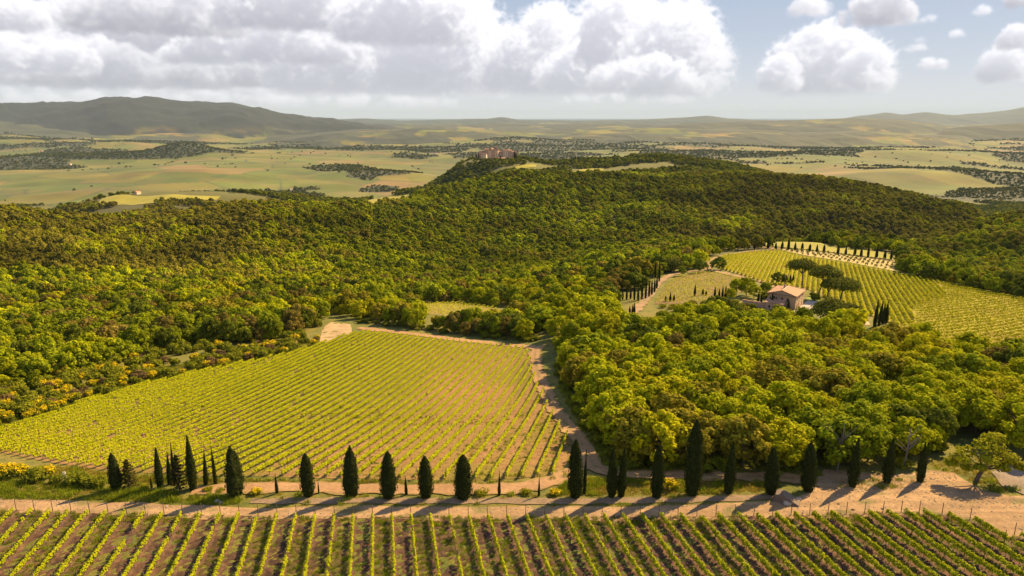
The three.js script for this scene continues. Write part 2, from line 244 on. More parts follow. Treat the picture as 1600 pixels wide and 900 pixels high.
// polygons: points of the photograph set down on the land
const outline = (pts, from) => pts.map(([x, y]) => { const g = ground(x, y, from); return [g.x, g.z]; });
function inside(poly, x, z) { let c = false; for (let i = 0, j = poly.length - 1; i < poly.length; j = i++) { const [xi, zi] = poly[i], [xj, zj] = poly[j]; if ((zi > z) !== (zj > z) && x < (xj - xi) * (z - zi) / (zj - zi) + xi) c = !c; } return c; }
function nearest(poly, x, z) { let b = 1e18, bx = x, bz = z; for (let i = 0, j = poly.length - 1; i < poly.length; j = i++) { const [xi, zi] = poly[i], [xj, zj] = poly[j], ex = xi - xj, ez = zi - zj, t = clamp(((x - xj) * ex + (z - zj) * ez) / (ex * ex + ez * ez + 1e-9)), qx = xj + ex * t, qz = zj + ez * t, d = (qx - x) ** 2 + (qz - z) ** 2; if (d < b) { b = d; bx = qx; bz = qz; } } return [bx, bz, Math.sqrt(b)]; }
function ragged(poly, step, amount, seed) { const o = []; for (let i = 0; i < poly.length; i++) { const [ax, az] = poly[i], [bx, bz] = poly[(i + 1) % poly.length], n = Math.max(1, Math.round(Math.hypot(bx - ax, bz - az) / step)); for (let k = 0; k < n; k++) { const x = lerp(ax, bx, k / n), z = lerp(az, bz, k / n); o.push([x + amount * fbm2(x / (step * 2.5), z / (step * 2.5), 2, seed) * 2, z + amount * fbm2(x / (step * 2.5), z / (step * 2.5), 2, seed + 40) * 2]); } } return o; }
const box2 = (poly) => { const xs = poly.map((p) => p[0]), zs = poly.map((p) => p[1]); return [Math.min(...xs), Math.max(...xs), Math.min(...zs), Math.max(...zs)]; };
function sheet(name, poly, cell, lift, mat, colour, rise = () => 0, uvScale = 4) {     // a patch of the land as its own sheet
  const [x0, x1, z0, z1] = box2(poly), nx = Math.ceil((x1 - x0) / cell) + 1, nz = Math.ceil((z1 - z0) / cell) + 1, ins = new Uint8Array((nx + 1) * (nz + 1));
  for (let j = 0; j <= nz; j++) for (let i = 0; i <= nx; i++) ins[j * (nx + 1) + i] = inside(poly, x0 + (i - 0.5) * cell, z0 + (j - 0.5) * cell) ? 1 : 0;
  const id = new Map(), pos = [], col = [], uv = [], idx = [];
  const vert = (i, j) => { const k = j * (nx + 1) + i; if (id.has(k)) return id.get(k); let x = x0 + (i - 0.5) * cell, z = z0 + (j - 0.5) * cell; if (!ins[k]) [x, z] = nearest(poly, x, z); const c = colour(x, z), n = pos.length / 3; pos.push(x, H(x, z) + lift + (ins[k] ? rise(x, z) : 0), z); col.push(c[0], c[1], c[2]); uv.push(x / uvScale, z / uvScale); id.set(k, n); return n; };
  for (let j = 0; j < nz; j++) for (let i = 0; i < nx; i++) { const k = j * (nx + 1) + i; if (ins[k] + ins[k + 1] + ins[k + nx + 1] + ins[k + nx + 2] === 0) continue; const a = vert(i, j), b = vert(i + 1, j), c = vert(i, j + 1), d = vert(i + 1, j + 1); idx.push(a, c, b, b, c, d); }
  const g = geoOf(pos, idx, col, uv); g.computeVertexNormals(); return structure(mesh(name, g, mat));
}
function ribbon(name, pts, width, lift, mat, colour, rise = () => 0, across = 6) {    // a track along points of the photograph
  const curve = new THREE.CatmullRomCurve3(pts.map(([x, y, f]) => { const g = ground(x, y, f); return V3(g.x, 0, g.z); }), false, 'centripetal'), n = Math.max(8, Math.round(curve.getLength() / 1.2)), pos = [], col = [], uv = [], idx = [];
  for (let i = 0; i <= n; i++) { const p = curve.getPointAt(i / n), t = curve.getTangentAt(i / n), l = Math.hypot(t.x, t.z), sx = -t.z / l, sz = t.x / l; for (let k = 0; k <= across; k++) { const s = k / across * 2 - 1, w = width / 2 * (1 + (Math.abs(s) > 0.9 ? 0.35 * noise3(i * 0.7, s * 9, 3) : 0)), x = p.x + sx * s * w, z = p.z + sz * s * w, c = colour(s, x, z); pos.push(x, H(x, z) + lift + rise(s), z); col.push(c[0], c[1], c[2]); uv.push(x / 4, z / 4); } }
  for (let i = 0; i < n; i++) for (let k = 0; k < across; k++) { const a = i * (across + 1) + k, b = a + across + 1; idx.push(a, a + 1, b, a + 1, b + 1, b); }
  const g = geoOf(pos, idx, col, uv); g.computeVertexNormals(); return structure(mesh(name, g, mat));
}
const mixc = (a, b, t) => [lerp(a[0], b[0], t), lerp(a[1], b[1], t), lerp(a[2], b[2], t)];

// ================================================================ the ground, the valley, the mountains
function polar(name, rs, ds, height, colour, mat) {          // a sheet of land, finer where it is near
  const pos = [], col = [], idx = [], uv = [], n = rs.length;
  for (const d of ds) for (const r of rs) { const x = r * d; uv.push(x / 3, d / 3); const y = height(x, d), c = colour(x, d, y); pos.push(x, y, -d); col.push(c[0], c[1], c[2]); }
  for (let j = 0; j < ds.length - 1; j++) for (let i = 0; i < n - 1; i++) { const a = j * n + i, b = a + n; idx.push(a, a + 1, b, a + 1, b + 1, b); }
  const g = geoOf(pos, idx, col, uv); g.computeVertexNormals(); return structure(mesh(name, g, mat));
}
const range = (a, b, n, log) => Array.from({ length: n + 1 }, (_, i) => (log ? a * (b / a) ** (i / n) : a + (b - a) * i / n));
const cross = [...range(-3, -0.95, 12).slice(0, -1), ...range(-0.95, 0.95, 420), ...range(0.95, 3, 12).slice(1)];
const grassy = (x, z) => { const a = fbm2(x / 14, z / 14, 3, 21), b = fbm2(x / 2.2, z / 2.2, 2, 22); return mixc(mixc([0.125, 0.135, 0.012], [0.215, 0.17, 0.028], clamp(0.45 + 0.9 * a)), [0.075, 0.10, 0.010], clamp(0.3 + b)); };
polar('ground', cross, [-30, -8, 8, 25, ...range(40, 330, 260, true), ...range(330, 2450, 200, true).slice(1)], (x, d) => (d < 40 ? H(x, -40) : H(x, -d)), (x, d) => {
  const g = grassy(x, -d).map((v) => v * 1.15), f = smooth(330, 520, d); return mixc(mixc(g, [0.075, 0.075, 0.018], f), [0.13, 0.13, 0.025], smooth(1300, 1500, d));
}, M.turf);

// fields of the valley: patches of land with edges of their own
const cells = (x, d, s) => { const i0 = Math.floor(x / s), j0 = Math.floor(d / s); let b = 1e9, b2 = 1e9, id = 0; for (let j = j0 - 1; j <= j0 + 1; j++) for (let i = i0 - 1; i <= i0 + 1; i++) { const px = (i + 0.15 + 0.7 * hash3(i, j, 5)) * s, pd = (j + 0.15 + 0.7 * hash3(i, j, 6)) * s, q = Math.hypot(x - px, d - pd); if (q < b) { b2 = b; b = q; id = hash3(i, j, 7); } else if (q < b2) b2 = q; } return [id, b2 - b]; };
const PAL = [[0.20, 0.27, 0.045], [0.27, 0.30, 0.05], [0.17, 0.24, 0.05], [0.33, 0.31, 0.06], [0.34, 0.27, 0.10], [0.40, 0.27, 0.13], [0.23, 0.28, 0.05], [0.13, 0.19, 0.04], [0.30, 0.28, 0.05], [0.18, 0.20, 0.06]];
const woods = (x, d) => fbm2(x / 800 + 3, d / 800, 4, 31) + 0.30 * fbm2(x / 190, d / 190, 2, 32);
const woodEdge = (x, d) => 0.10 - 0.15 * smooth(5500, 8500, d) - 0.05 * smooth(300, 2500, x) - 0.30 * smooth(-7000, -9500, -d) * 0 - 0.20 * smooth(1500, 3600, x) * (1 - smooth(3600, 5200, d)) - 0.12 * smooth(9000, 13000, d) - 0.16 * smooth(-4500, -7000, x) * smooth(6000, 8500, d) + 0.16 * smooth(1500, -500, x) * (1 - smooth(5000, 6500, d)) * smooth(3000, 3600, d);
function valleyColour(x, d) {
  const knoll = Math.exp(-(((x + 2630) / 260) ** 2) - (((d - 5600) / 380) ** 2)) + Math.exp(-(((x + 3200) / 620) ** 2) - (((d - 5300) / 260) ** 2));
  const w = Math.max(smooth(-0.02, 0.03, woods(x, d) - woodEdge(x, d)), smooth(0.42, 0.5, knoll));
  const wx = x + 120 * fbm2(x / 600, d / 600, 2, 41), wd = d + 120 * fbm2(x / 600, d / 600, 2, 42), [id, edge] = cells(wx, wd, d > 9000 ? 560 : 340), [id2] = cells(wx + 999, wd, 150);
  let c = PAL[Math.floor(id * 9.99)]; c = mixc(c, PAL[Math.floor(id2 * 9.99)], 0.3); c = [c[0] * 0.44, c[1] * 0.42, c[2] * 0.32];
  c = mixc(c, [0.045, 0.06, 0.022], (1 - smooth(5, 22, edge)) * (hash3(Math.floor(id * 999), 1, 2) > 0.45 ? 0.8 : 0.05));
  const n = 1 + 0.45 * fbm2(x / 160, d / 160, 3, 44); c = [c[0] * n, c[1] * n, c[2] * n];
  return mixc(c, mixc([0.026, 0.036, 0.020], [0.050, 0.055, 0.028], clamp(0.5 + fbm2(x / 150, d / 150, 2, 46))), w);
}
polar('valley_plain', [...range(-3, -0.95, 30).slice(0, -1), ...range(-0.95, 0.95, 560), ...range(0.95, 3, 30).slice(1)], [...range(2450, 14000, 330, true), ...range(14000, 60000, 40, true).slice(1)], (x, d) => (d < 2900 ? H(x, -d) : valleyH(x, d)) - (d < 2500 ? 0.05 : 0) - 500 * smooth(30000, 60000, d), valleyColour, M.ground);

// a range of hills: crest line given by points of the photograph at one distance
function range_(name, label, crest, dist, depth, foot, colour, rough) {
  const pts = crest.map(([x, y]) => at(x, y, dist)), x0 = pts[0].x, x1 = pts[pts.length - 1].x;
  const top = (x) => { let i = 0; while (i < pts.length - 2 && pts[i + 1].x < x) i++; const t = clamp((x - pts[i].x) / (pts[i + 1].x - pts[i].x)), s = t * t * (3 - 2 * t); return lerp(pts[i].y, pts[i + 1].y, 0.5 * (s + t)); };
  const pos = [], col = [], idx = [], nx = 300, nz = 70;
  for (let j = 0; j <= nz; j++) for (let i = 0; i <= nx; i++) {
    const v = j / nz * 2 - 1, d = dist + v * depth, x = lerp(x0, x1, i / nx) * (d / dist), q = 1 - Math.abs(v), s = Math.sin(q * Math.PI / 2), side = smooth(0, 0.08, i / nx) * smooth(1, 0.92, i / nx);
    const ridge = (1 - Math.abs(fbm2(x / (depth * 0.28), d / (depth * 0.5), 4, 51)) * 2) - 0.6, y = lerp(foot, top(x * dist / d), s ** 1.15) + rough * ridge * Math.sin(q * Math.PI) * 1.1 + rough * 0.14 * fbm2(x / (depth * 0.05), d / (depth * 0.05), 3, 52) + rough * 0.30 * fbm2(x / 620, d / 1100, 4, 53) * s + rough * 0.10 * fbm2(x / 180, d / 300, 2, 54);
    pos.push(x, lerp(foot, y, side), -d); const c = colour(x, d, y, q); col.push(...c);
  }
  for (let j = 0; j < nz; j++) for (let i = 0; i < nx; i++) { const a = j * (nx + 1) + i, b = a + nx + 1; idx.push(a, a + 1, b, a + 1, b + 1, b); }
  const g = geoOf(pos, idx, col); g.computeVertexNormals(); return structure(mesh(name, g, M.ground), label);
}
const forestTone = (x, d, s = 1) => { const n = fbm2(x / 260, d / 260, 4, 61); return [s * (0.020 + 0.014 * n), s * (0.027 + 0.016 * n), s * (0.018 + 0.008 * n)]; };
range_('mountain', 'long wooded mountain on the left horizon, cloud shade painted into its colour', [[-420, 176], [-200, 168], [0, 162], [60, 163], [130, 160], [165, 152.5], [205, 154], [235, 152], [262, 155], [300, 158], [350, 161], [400, 168], [440, 178], [500, 185.5], [560, 192], [640, 202], [720, 214]], 14500, 5200, -420,
  (x, d, y) => mixc(forestTone(x, d, 0.5).map((v, i) => v * [0.6, 0.8, 1.15][i]), valleyColour(x, d), smooth(-20, -190, y + 90 * fbm2(x / 700, d / 700, 3, 63)) * smooth(-0.05, 0.1, fbm2(x / 500, d / 500, 2, 64))), 170);  // forest colour darkened and blued here to paint in the cloud shadow
range_('distant_hill', 'broad low wooded hill on the right beyond the valley', [[700, 212], [830, 205], [900, 198], [1000, 200], [1080, 192], [1180, 189], [1230, 188], [1330, 184.5], [1400, 186], [1450, 192], [1500, 199], [1600, 202], [1800, 204]], 13500, 3400, -330,
  (x, d, y, q) => mixc(forestTone(x, d, 1.1), valleyColour(x, d), smooth(0.0, 0.16, fbm2(x / 420, d / 420, 3, 65))), 40);
range_('distant_hill', 'low wooded hill at the right edge before the far mountains', [[1440, 206], [1520, 196], [1600, 192], [1700, 190], [1900, 194]], 10500, 1800, -330, (x, d) => forestTone(x, d, 1.1), 22);
const midTone = (x, d, y, q) => mixc(forestTone(x, d, 1.3), valleyColour(x, d), smooth(-0.06, 0.08, fbm2(x / 480, d / 480, 3, 66)));
range_('distant_hill', 'low rolling hills of fields and woods in the middle distance, left of centre', [[380, 232], [450, 216], [520, 208], [600, 205], [660, 200], [720, 203], [800, 206], [880, 210], [960, 220]], 9800, 2200, -290, midTone, 40);
range_('distant_hill', 'low patchy hills in the middle distance right of the village', [[820, 222], [900, 212], [980, 208], [1060, 211], [1150, 206], [1250, 209], [1340, 205], [1440, 210], [1560, 216]], 9200, 1900, -290, midTone, 40);
range_('distant_hill', 'long hazy ridge closing the middle of the valley', [[420, 206], [520, 197], [600, 193], [680, 195], [760, 192.5], [850, 194], [940, 192], [1040, 194], [1150, 197], [1260, 203]], 17000, 3200, -330, midTone, 45);
range_('far_mountain', 'pale blue hill chain on the middle of the horizon', [[400, 196], [480, 190], [540, 186.5], [570, 185], [630, 188.5], [700, 186.5], [760, 185.5], [783, 183], [815, 187], [900, 188.5], [1000, 187], [1060, 184], [1105, 181], [1140, 185], [1200, 188], [1280, 192]], 26000, 4000, -450, (x, d) => forestTone(x, d, 1.4), 60);
range_('far_mountain', 'pale blue mountain rising at the right end of the horizon', [[1200, 194], [1300, 188], [1350, 180], [1385, 176], [1410, 179], [1445, 175.5], [1490, 180], [1530, 177], [1570, 173], [1600, 167.5], [1680, 160], [1800, 168], [2000, 172]], 27000, 5000, -450, (x, d) => forestTone(x, d, 1.2), 60);

// ================================================================ earth, tracks and verges
const tilled = (x, z) => { const a = fbm2(x / 0.9, z / 0.9, 3, 71), b = fbm2(x / 9, z / 9, 2, 72); return mixc([0.048, 0.022, 0.012], [0.165, 0.08, 0.044], clamp(0.36 + 0.8 * a + 0.35 * b)); };
const pale = (x, z) => { const a = fbm2(x / 3.5, z / 3.5, 3, 73), b = fbm2(x / 0.7, z / 0.7, 2, 74), g = smooth(0.18, 0.32, fbm2(x / 4, z / 2.2, 3, 75)); return mixc(mixc([0.27, 0.165, 0.085], [0.42, 0.275, 0.15], clamp(0.45 + 0.6 * a + 0.5 * b)), [0.17, 0.15, 0.05], g * 0.8); };
const earth = (x, z) => { const a = fbm2(x / 5, z / 5, 3, 76), b = fbm2(x / 0.8, z / 0.8, 2, 77); return mixc([0.30, 0.165, 0.080], [0.45, 0.27, 0.145], clamp(0.45 + 0.6 * a + 0.4 * b)); };
const fgPoly = outline([[-160, 795], [0, 797.5], [150, 802], [400, 807], [800, 809], [1200, 806.5], [1440, 800.5], [1500, 808], [1560, 828], [1600, 842], [1700, 880], [1760, 960], [1760, 1010], [-260, 1010]]);
const roadPoly = ragged(outline([[-300, 778], [0, 780], [120, 783], [240, 787], [330, 791], [420, 793], [560, 791], [700, 793], [900, 792.5], [1080, 789], [1180, 785], [1222, 786], [1262, 772], [1278, 745], [1290, 734], [1335, 737], [1400, 742], [1450, 736], [1490, 740], [1510, 752], [1540, 768], [1580, 774], [1700, 772], [1900, 790], [1900, 960], [1760, 930], [1690, 885], [1600, 849], [1555, 832], [1500, 812], [1440, 805], [1200, 811], [800, 814], [400, 812], [150, 807], [0, 802], [-300, 800]]), 2, 0.45, 3);
const midPoly = outline([[-120, 700], [-60, 684], [0, 671], [60, 654], [130, 629], [200, 607], [300, 583], [385, 566], [450, 553], [500, 538], [548, 522], [575, 519], [640, 526], [720, 535.5], [800, 542], [824, 545], [832, 575], [846, 612], [862, 645], [881, 672], [893, 692], [890, 718], [872, 742], [800, 749], [700, 751], [600, 749], [500, 747.5], [400, 744], [310, 744], [200, 738], [150, 733], [80, 723], [0, 707], [-120, 703]]);
const upPoly = outline([[1112, 412], [1130, 400.5], [1180, 394.5], [1215, 392], [1258, 402.5], [1330, 413.5], [1400, 427.5], [1480, 443.5], [1560, 460], [1640, 477], [1760, 502], [1760, 640], [1660, 595], [1600, 578], [1540, 561], [1480, 545], [1440, 526], [1405, 512], [1380, 500], [1340, 486], [1298, 470], [1262, 452], [1205, 447], [1160, 431], [1120, 418]], 150);
const smallPoly = outline([[652, 478], [690, 473.5], [740, 474], [772, 482], [790, 492], [800, 497], [770, 499], [700, 495], [662, 489]], 150);
const sidePoly = outline([[1022, 476], [1040, 446], [1060, 432], [1100, 425], [1145, 432], [1175, 440], [1170, 452], [1130, 466], [1090, 474]], 150);
const grovePoly = outline([[1212, 389], [1260, 391], [1330, 399], [1396, 408], [1398, 424], [1330, 411], [1262, 400]], 150);

sheet('dirt_road', roadPoly, 0.55, 0.05, M.track, (x, z) => { const rut = fbm2(x / 9, z / 0.8, 2, 79); const c = pale(x, z); return [c[0] * (1 + 0.5 * rut), c[1] * (1 + 0.5 * rut), c[2] * (1 + 0.5 * rut)]; }, (x, z) => 0.05 * fbm2(x / 2, z / 0.7, 2, 78));
ribbon('paved_lane', [[392, 783.5], [520, 782.5], [640, 783], [760, 783.5], [900, 783.5], [1040, 782], [1120, 780], [1212, 777]], 1.7, 0.09, M.track, (s, x, z) => mixc([0.20, 0.135, 0.085], [0.28, 0.195, 0.125], clamp(0.5 + fbm2(x, z, 2, 81))));
ribbon('farm_track', [[560, 512.5], [600, 517], [650, 523], [700, 529.5], [760, 536], [810, 541], [842, 545]], 4.2, 0.16, M.track, (s, x, z) => earth(x, z));
const trackTone = (s, x, z) => mixc(earth(x, z), grassy(x, z), Math.abs(s) < 0.22 ? clamp(0.5 + 1.2 * fbm2(x / 1.3, z / 1.3, 2, 83)) : Math.abs(s) > 0.85 ? 0.5 : 0.08);
ribbon('farm_track', [[848, 540], [838, 548], [838, 570], [846, 598], [858, 626], [875, 652], [896, 677], [912, 700], [923, 722], [942, 737], [975, 742], [1030, 743], [1090, 744], [1150, 745], [1215, 747], [1275, 752]], 3.4, 0.2, M.track, trackTone, (s) => -0.08 * (Math.abs(Math.abs(s) - 0.5) < 0.2));
ribbon('earth_strip', [[300, 768], [360, 763], [430, 761], [520, 763], [620, 765], [720, 765], [800, 763], [850, 756], [880, 744], [905, 728]], 3.6, 0.13, M.track, (s, x, z) => mixc(earth(x, z), grassy(x, z), Math.abs(s) > 0.8 ? 0.7 : 0.06));
sheet('bare_earth', ragged(outline([[497, 535], [506, 512], [520, 503], [548, 508], [552, 518], [535, 528], [512, 536]], 150), 3, 0.6, 8), 1.2, 0.08, M.track, (x, z) => { const a = fbm2(x / 2.5, z / 2.5, 3, 85); return mixc([0.36, 0.245, 0.13], [0.48, 0.34, 0.19], clamp(0.5 + a)); }, (x, z) => 0.3 * fbm2(x / 3, z / 3, 2, 86));
ribbon('farm_track', [[985, 492], [1000, 478], [1014, 462], [1024, 448], [1037, 436], [1055, 428], [1080, 424], [1106, 422.5], [1140, 429], [1165, 434.5], [1195, 441], [1215, 449]].map((p) => [...p, 150]), 4, 0.2, M.track, (s, x, z) => pale(x, z));
ribbon('farm_track', [[1106, 422.5], [1108, 413], [1116, 405], [1133, 399], [1160, 394.5], [1186, 391], [1215, 388.5]].map((p) => [...p, 150]), 3.6, 0.22, M.track, (s, x, z) => pale(x, z));
ribbon('cypress_road', [[1118, 388], [1160, 387], [1210, 387], [1260, 390], [1310, 396], [1350, 402], [1400, 410]].map((p) => [...p, 150]), 5, 0.25, M.track, (s, x, z) => pale(x, z));
ribbon('farm_track', [[996, 401], [1006, 396], [1018, 392]].map((p) => [...p, 150]), 4, 0.3, M.track, (s, x, z) => pale(x, z));
sheet('grove_ground', grovePoly, 2, 0.15, M.ground, (x, z) => mixc([0.30, 0.24, 0.085], [0.38, 0.30, 0.12], clamp(0.5 + fbm2(x / 6, z / 6, 2, 88))));

// vineyards: direction along the rows, across them, and the earth between
const fgDir = new THREE.Vector2(-0.1933, -1).normalize(), midDir = new THREE.Vector2(0.1886, -1).normalize(), upDirA = new THREE.Vector2(Math.cos(66 * rad), -Math.sin(66 * rad)), upDirB = new THREE.Vector2(Math.cos(30 * rad), -Math.sin(30 * rad));
const fg0 = ground(24, 800), mid0 = ground(866.7, 733), across = (dir, o, x, z) => (x - o.x) * -dir.y + (z - o.z) * dir.x;     // metres to the right of the row through o
const FGS = 2.66, MIDS = 2.36;
sheet('vineyard_soil', fgPoly, 0.25, 0.02, M.soil, (x, z) => {
  const a = across(fgDir, fg0, x, z) / FGS, k = Math.floor(a), f = a - k, mid = Math.abs(f - 0.5), wild = fbm2(x / 7, z / 7, 2, 91);
  const grass = 0.42 * clamp((k & 1 ? 0.55 : -0.35) + wild * 1.6 - (mid > 0.33 ? 0.5 : 0)) * smooth(-0.35, 0.1, fbm2(x / 0.8, z / 0.8, 2, 92));
  return mixc(mid > 0.34 ? mixc(tilled(x, z), [0.25, 0.14, 0.085], 0.4) : tilled(x, z), grassy(x, z), grass);
}, (x, z) => { const a = across(fgDir, fg0, x, z) / FGS, mid = Math.abs(a - Math.floor(a) - 0.5); return 0.26 * fbm2(x / 0.6, z / 0.6, 3, 93) + (mid > 0.36 ? 0.07 : 0); });
sheet('vineyard_soil', midPoly, 0.7, 0.04, M.soil, (x, z) => {
  const a = across(midDir, mid0, x, z) / MIDS, k = Math.floor(a), wild = fbm2(x / 16, z / 16, 3, 94), fine = fbm2(x / 1.5, z / 1.5, 2, 95);
  const lush = smooth(125, 175, -z) * 0.6 + 0.75 * smooth(-15, -55, x) + (k > -9 ? 0.55 * (k & 1 ? 1 : 0.3) : 0);
  return mixc(mixc([0.27, 0.145, 0.055], [0.36, 0.205, 0.085], clamp(0.5 + fine)), mixc([0.155, 0.14, 0.008], [0.235, 0.19, 0.012], clamp(0.5 + fine)), clamp(lush + wild * 1.1 + fine * 0.7));
}, (x, z) => 0.1 * fbm2(x / 0.9, z / 0.9, 2, 96));
sheet('vineyard_soil', upPoly, 1.8, 0.12, M.ground, (x, z) => mixc([0.20, 0.13, 0.022], [0.25, 0.225, 0.006], clamp(0.75 + fbm2(x / 9, z / 9, 2, 97) - 0.7 * smooth(225, 190, -z))));
sheet('vineyard_soil', smallPoly, 1.5, 0.1, M.ground, (x, z) => mixc([0.22, 0.16, 0.05], [0.19, 0.17, 0.02], clamp(0.5 + fbm2(x / 6, z / 6, 2, 98))));
sheet('vineyard_soil', sidePoly, 1.5, 0.1, M.ground, (x, z) => mixc([0.16, 0.105, 0.035], [0.15, 0.125, 0.018], clamp(0.5 + fbm2(x / 6, z / 6, 2, 99))));

// leaves: small bent faces gathered into one geometry
class Leaves {
  constructor(seed) { this.p = []; this.i = []; this.c = []; this.r = rng(seed); }
  leaf(x, y, z, nx, ny, nz, size, c, aspect = 1) {
    const R = this.r; let tx = R() - 0.5, ty = R() - 0.5, tz = R() - 0.5; const l = Math.hypot(nx, ny, nz) || 1; nx /= l; ny /= l; nz /= l;
    const k = tx * nx + ty * ny + tz * nz; tx -= k * nx; ty -= k * ny; tz -= k * nz; const m = Math.hypot(tx, ty, tz) || 1; tx /= m; ty /= m; tz /= m;
    const bx = ny * tz - nz * ty, by = nz * tx - nx * tz, bz = nx * ty - ny * tx, s = size / 2, q = s * aspect, b = this.p.length / 3, lift = s * 0.35;
    this.p.push(x - tx * s, y - ty * s, z - tz * s, x + bx * q - nx * lift, y + by * q - ny * lift, z + bz * q - nz * lift, x + tx * s, y + ty * s, z + tz * s, x - bx * q - nx * lift, y - by * q - ny * lift, z - bz * q - nz * lift);
    for (let j = 0; j < 4; j++) this.c.push(c[0], c[1], c[2]); this.i.push(b, b + 1, b + 2, b, b + 2, b + 3);
  }
  blade(x, y, z, h, w, lean, c) { const R = this.r, a = R() * 6.283, dx = Math.cos(a) * w / 2, dz = Math.sin(a) * w / 2, b = this.p.length / 3, lx = (R() - 0.5) * lean, lz = (R() - 0.5) * lean; this.p.push(x - dx, y, z - dz, x + dx, y, z + dz, x + lx, y + h, z + lz); for (let j = 0; j < 3; j++) this.c.push(c[0], c[1], c[2]); this.i.push(b, b + 1, b + 2); }
  geo() { return geoOf(this.p, this.i, this.c); }
}
function rowsOf(poly, dir, o, spacing) {                      // [k, start, end] of each row inside a field, start at the near end
  const out = [], [x0, x1, z0, z1] = box2(poly), ks = [[x0, z0], [x0, z1], [x1, z0], [x1, z1]].map(([x, z]) => across(dir, o, x, z) / spacing);
  for (let k = Math.ceil(Math.min(...ks)); k <= Math.max(...ks); k++) {
    const ox = o.x - dir.y * k * spacing, oz = o.z + dir.x * k * spacing, cuts = [];
    for (let i = 0, j = poly.length - 1; i < poly.length; j = i++) { const [ax, az] = poly[j], [bx, bz] = poly[i], sa = (ax - ox) * -dir.y + (az - oz) * dir.x, sb = (bx - ox) * -dir.y + (bz - oz) * dir.x; if ((sa > 0) !== (sb > 0)) { const t = sa / (sa - sb), x = lerp(ax, bx, t), z = lerp(az, bz, t); cuts.push((x - ox) * dir.x + (z - oz) * dir.y); } }
    cuts.sort((a, b) => a - b);
    for (let i = 0; i + 1 < cuts.length; i += 2) if (cuts[i + 1] - cuts[i] > 2.5) out.push([k, [ox + dir.x * cuts[i], oz + dir.y * cuts[i]], [ox + dir.x * cuts[i + 1], oz + dir.y * cuts[i + 1]]]);
  }
  return out;
}
const VINE = [[0.33, 0.39, 0.008], [0.44, 0.46, 0.010], [0.24, 0.31, 0.008], [0.54, 0.49, 0.012]];
function vineLeaves(L, ox, oy, oz, a, b, per, size, top, low, width, gaps, tone = 0, mul = 1) {
  const R = L.r, len = Math.hypot(b[0] - a[0], b[1] - a[1]), dx = (b[0] - a[0]) / len, dz = (b[1] - a[1]) / len, n = Math.round(len * per), sd = R() * 100;
  for (let i = 0; i < n; i++) {
    const t = R() * len, x = a[0] + dx * t, z = a[1] + dz * t, thick = 0.55 + 0.45 * Math.cos(t * 6.28 / 0.95 + sd), miss = fbm2(t / 3.2, sd, 2, 101) + 0.25 * fbm2(t / 0.7, sd, 1, 104);
    if (miss < gaps || R() > 0.62 + 0.38 * thick) continue;
    const hh = low + (top - low) * R() ** 0.8 * (0.8 + 0.3 * fbm2(t / 0.5, sd, 2, 102)), w = (R() + R() - 1) * width * (1.15 - 0.5 * (hh - low) / (top - low)), px = x - dz * w, pz = z + dx * w;
    const c = mixc(mixc(VINE[Math.floor(R() * 3)], VINE[3], R() * 0.5 * (hh - low) / (top - low)), [0.46, 0.38, 0.015], clamp(tone * R())).map((v) => v * mul);
    L.leaf(px - ox, H(px, pz) + hh - oy, pz - oz, (R() - 0.5) + -dz * Math.sign(w) * 0.5, 0.35 + R(), (R() - 0.5) + dx * Math.sign(w) * 0.5, size * (0.65 + 0.7 * R()), c);
  }
}
const postGeo = new THREE.CylinderGeometry(0.042, 0.05, 1, 6); postGeo.translate(0, 0.5, 0);
function post(parent, x, z, h, name = 'post', lean = 0, dir = null) { const m = mesh(name, postGeo, M.post, parent); m.position.set(x - parent.position.x, H(x, z) - 0.1 - parent.position.y, z - parent.position.z); m.scale.set(1.1, h + 0.1, 1.1); if (lean) m.rotation.set(-dir.y * -lean, 0, -dir.x * lean); return m; }
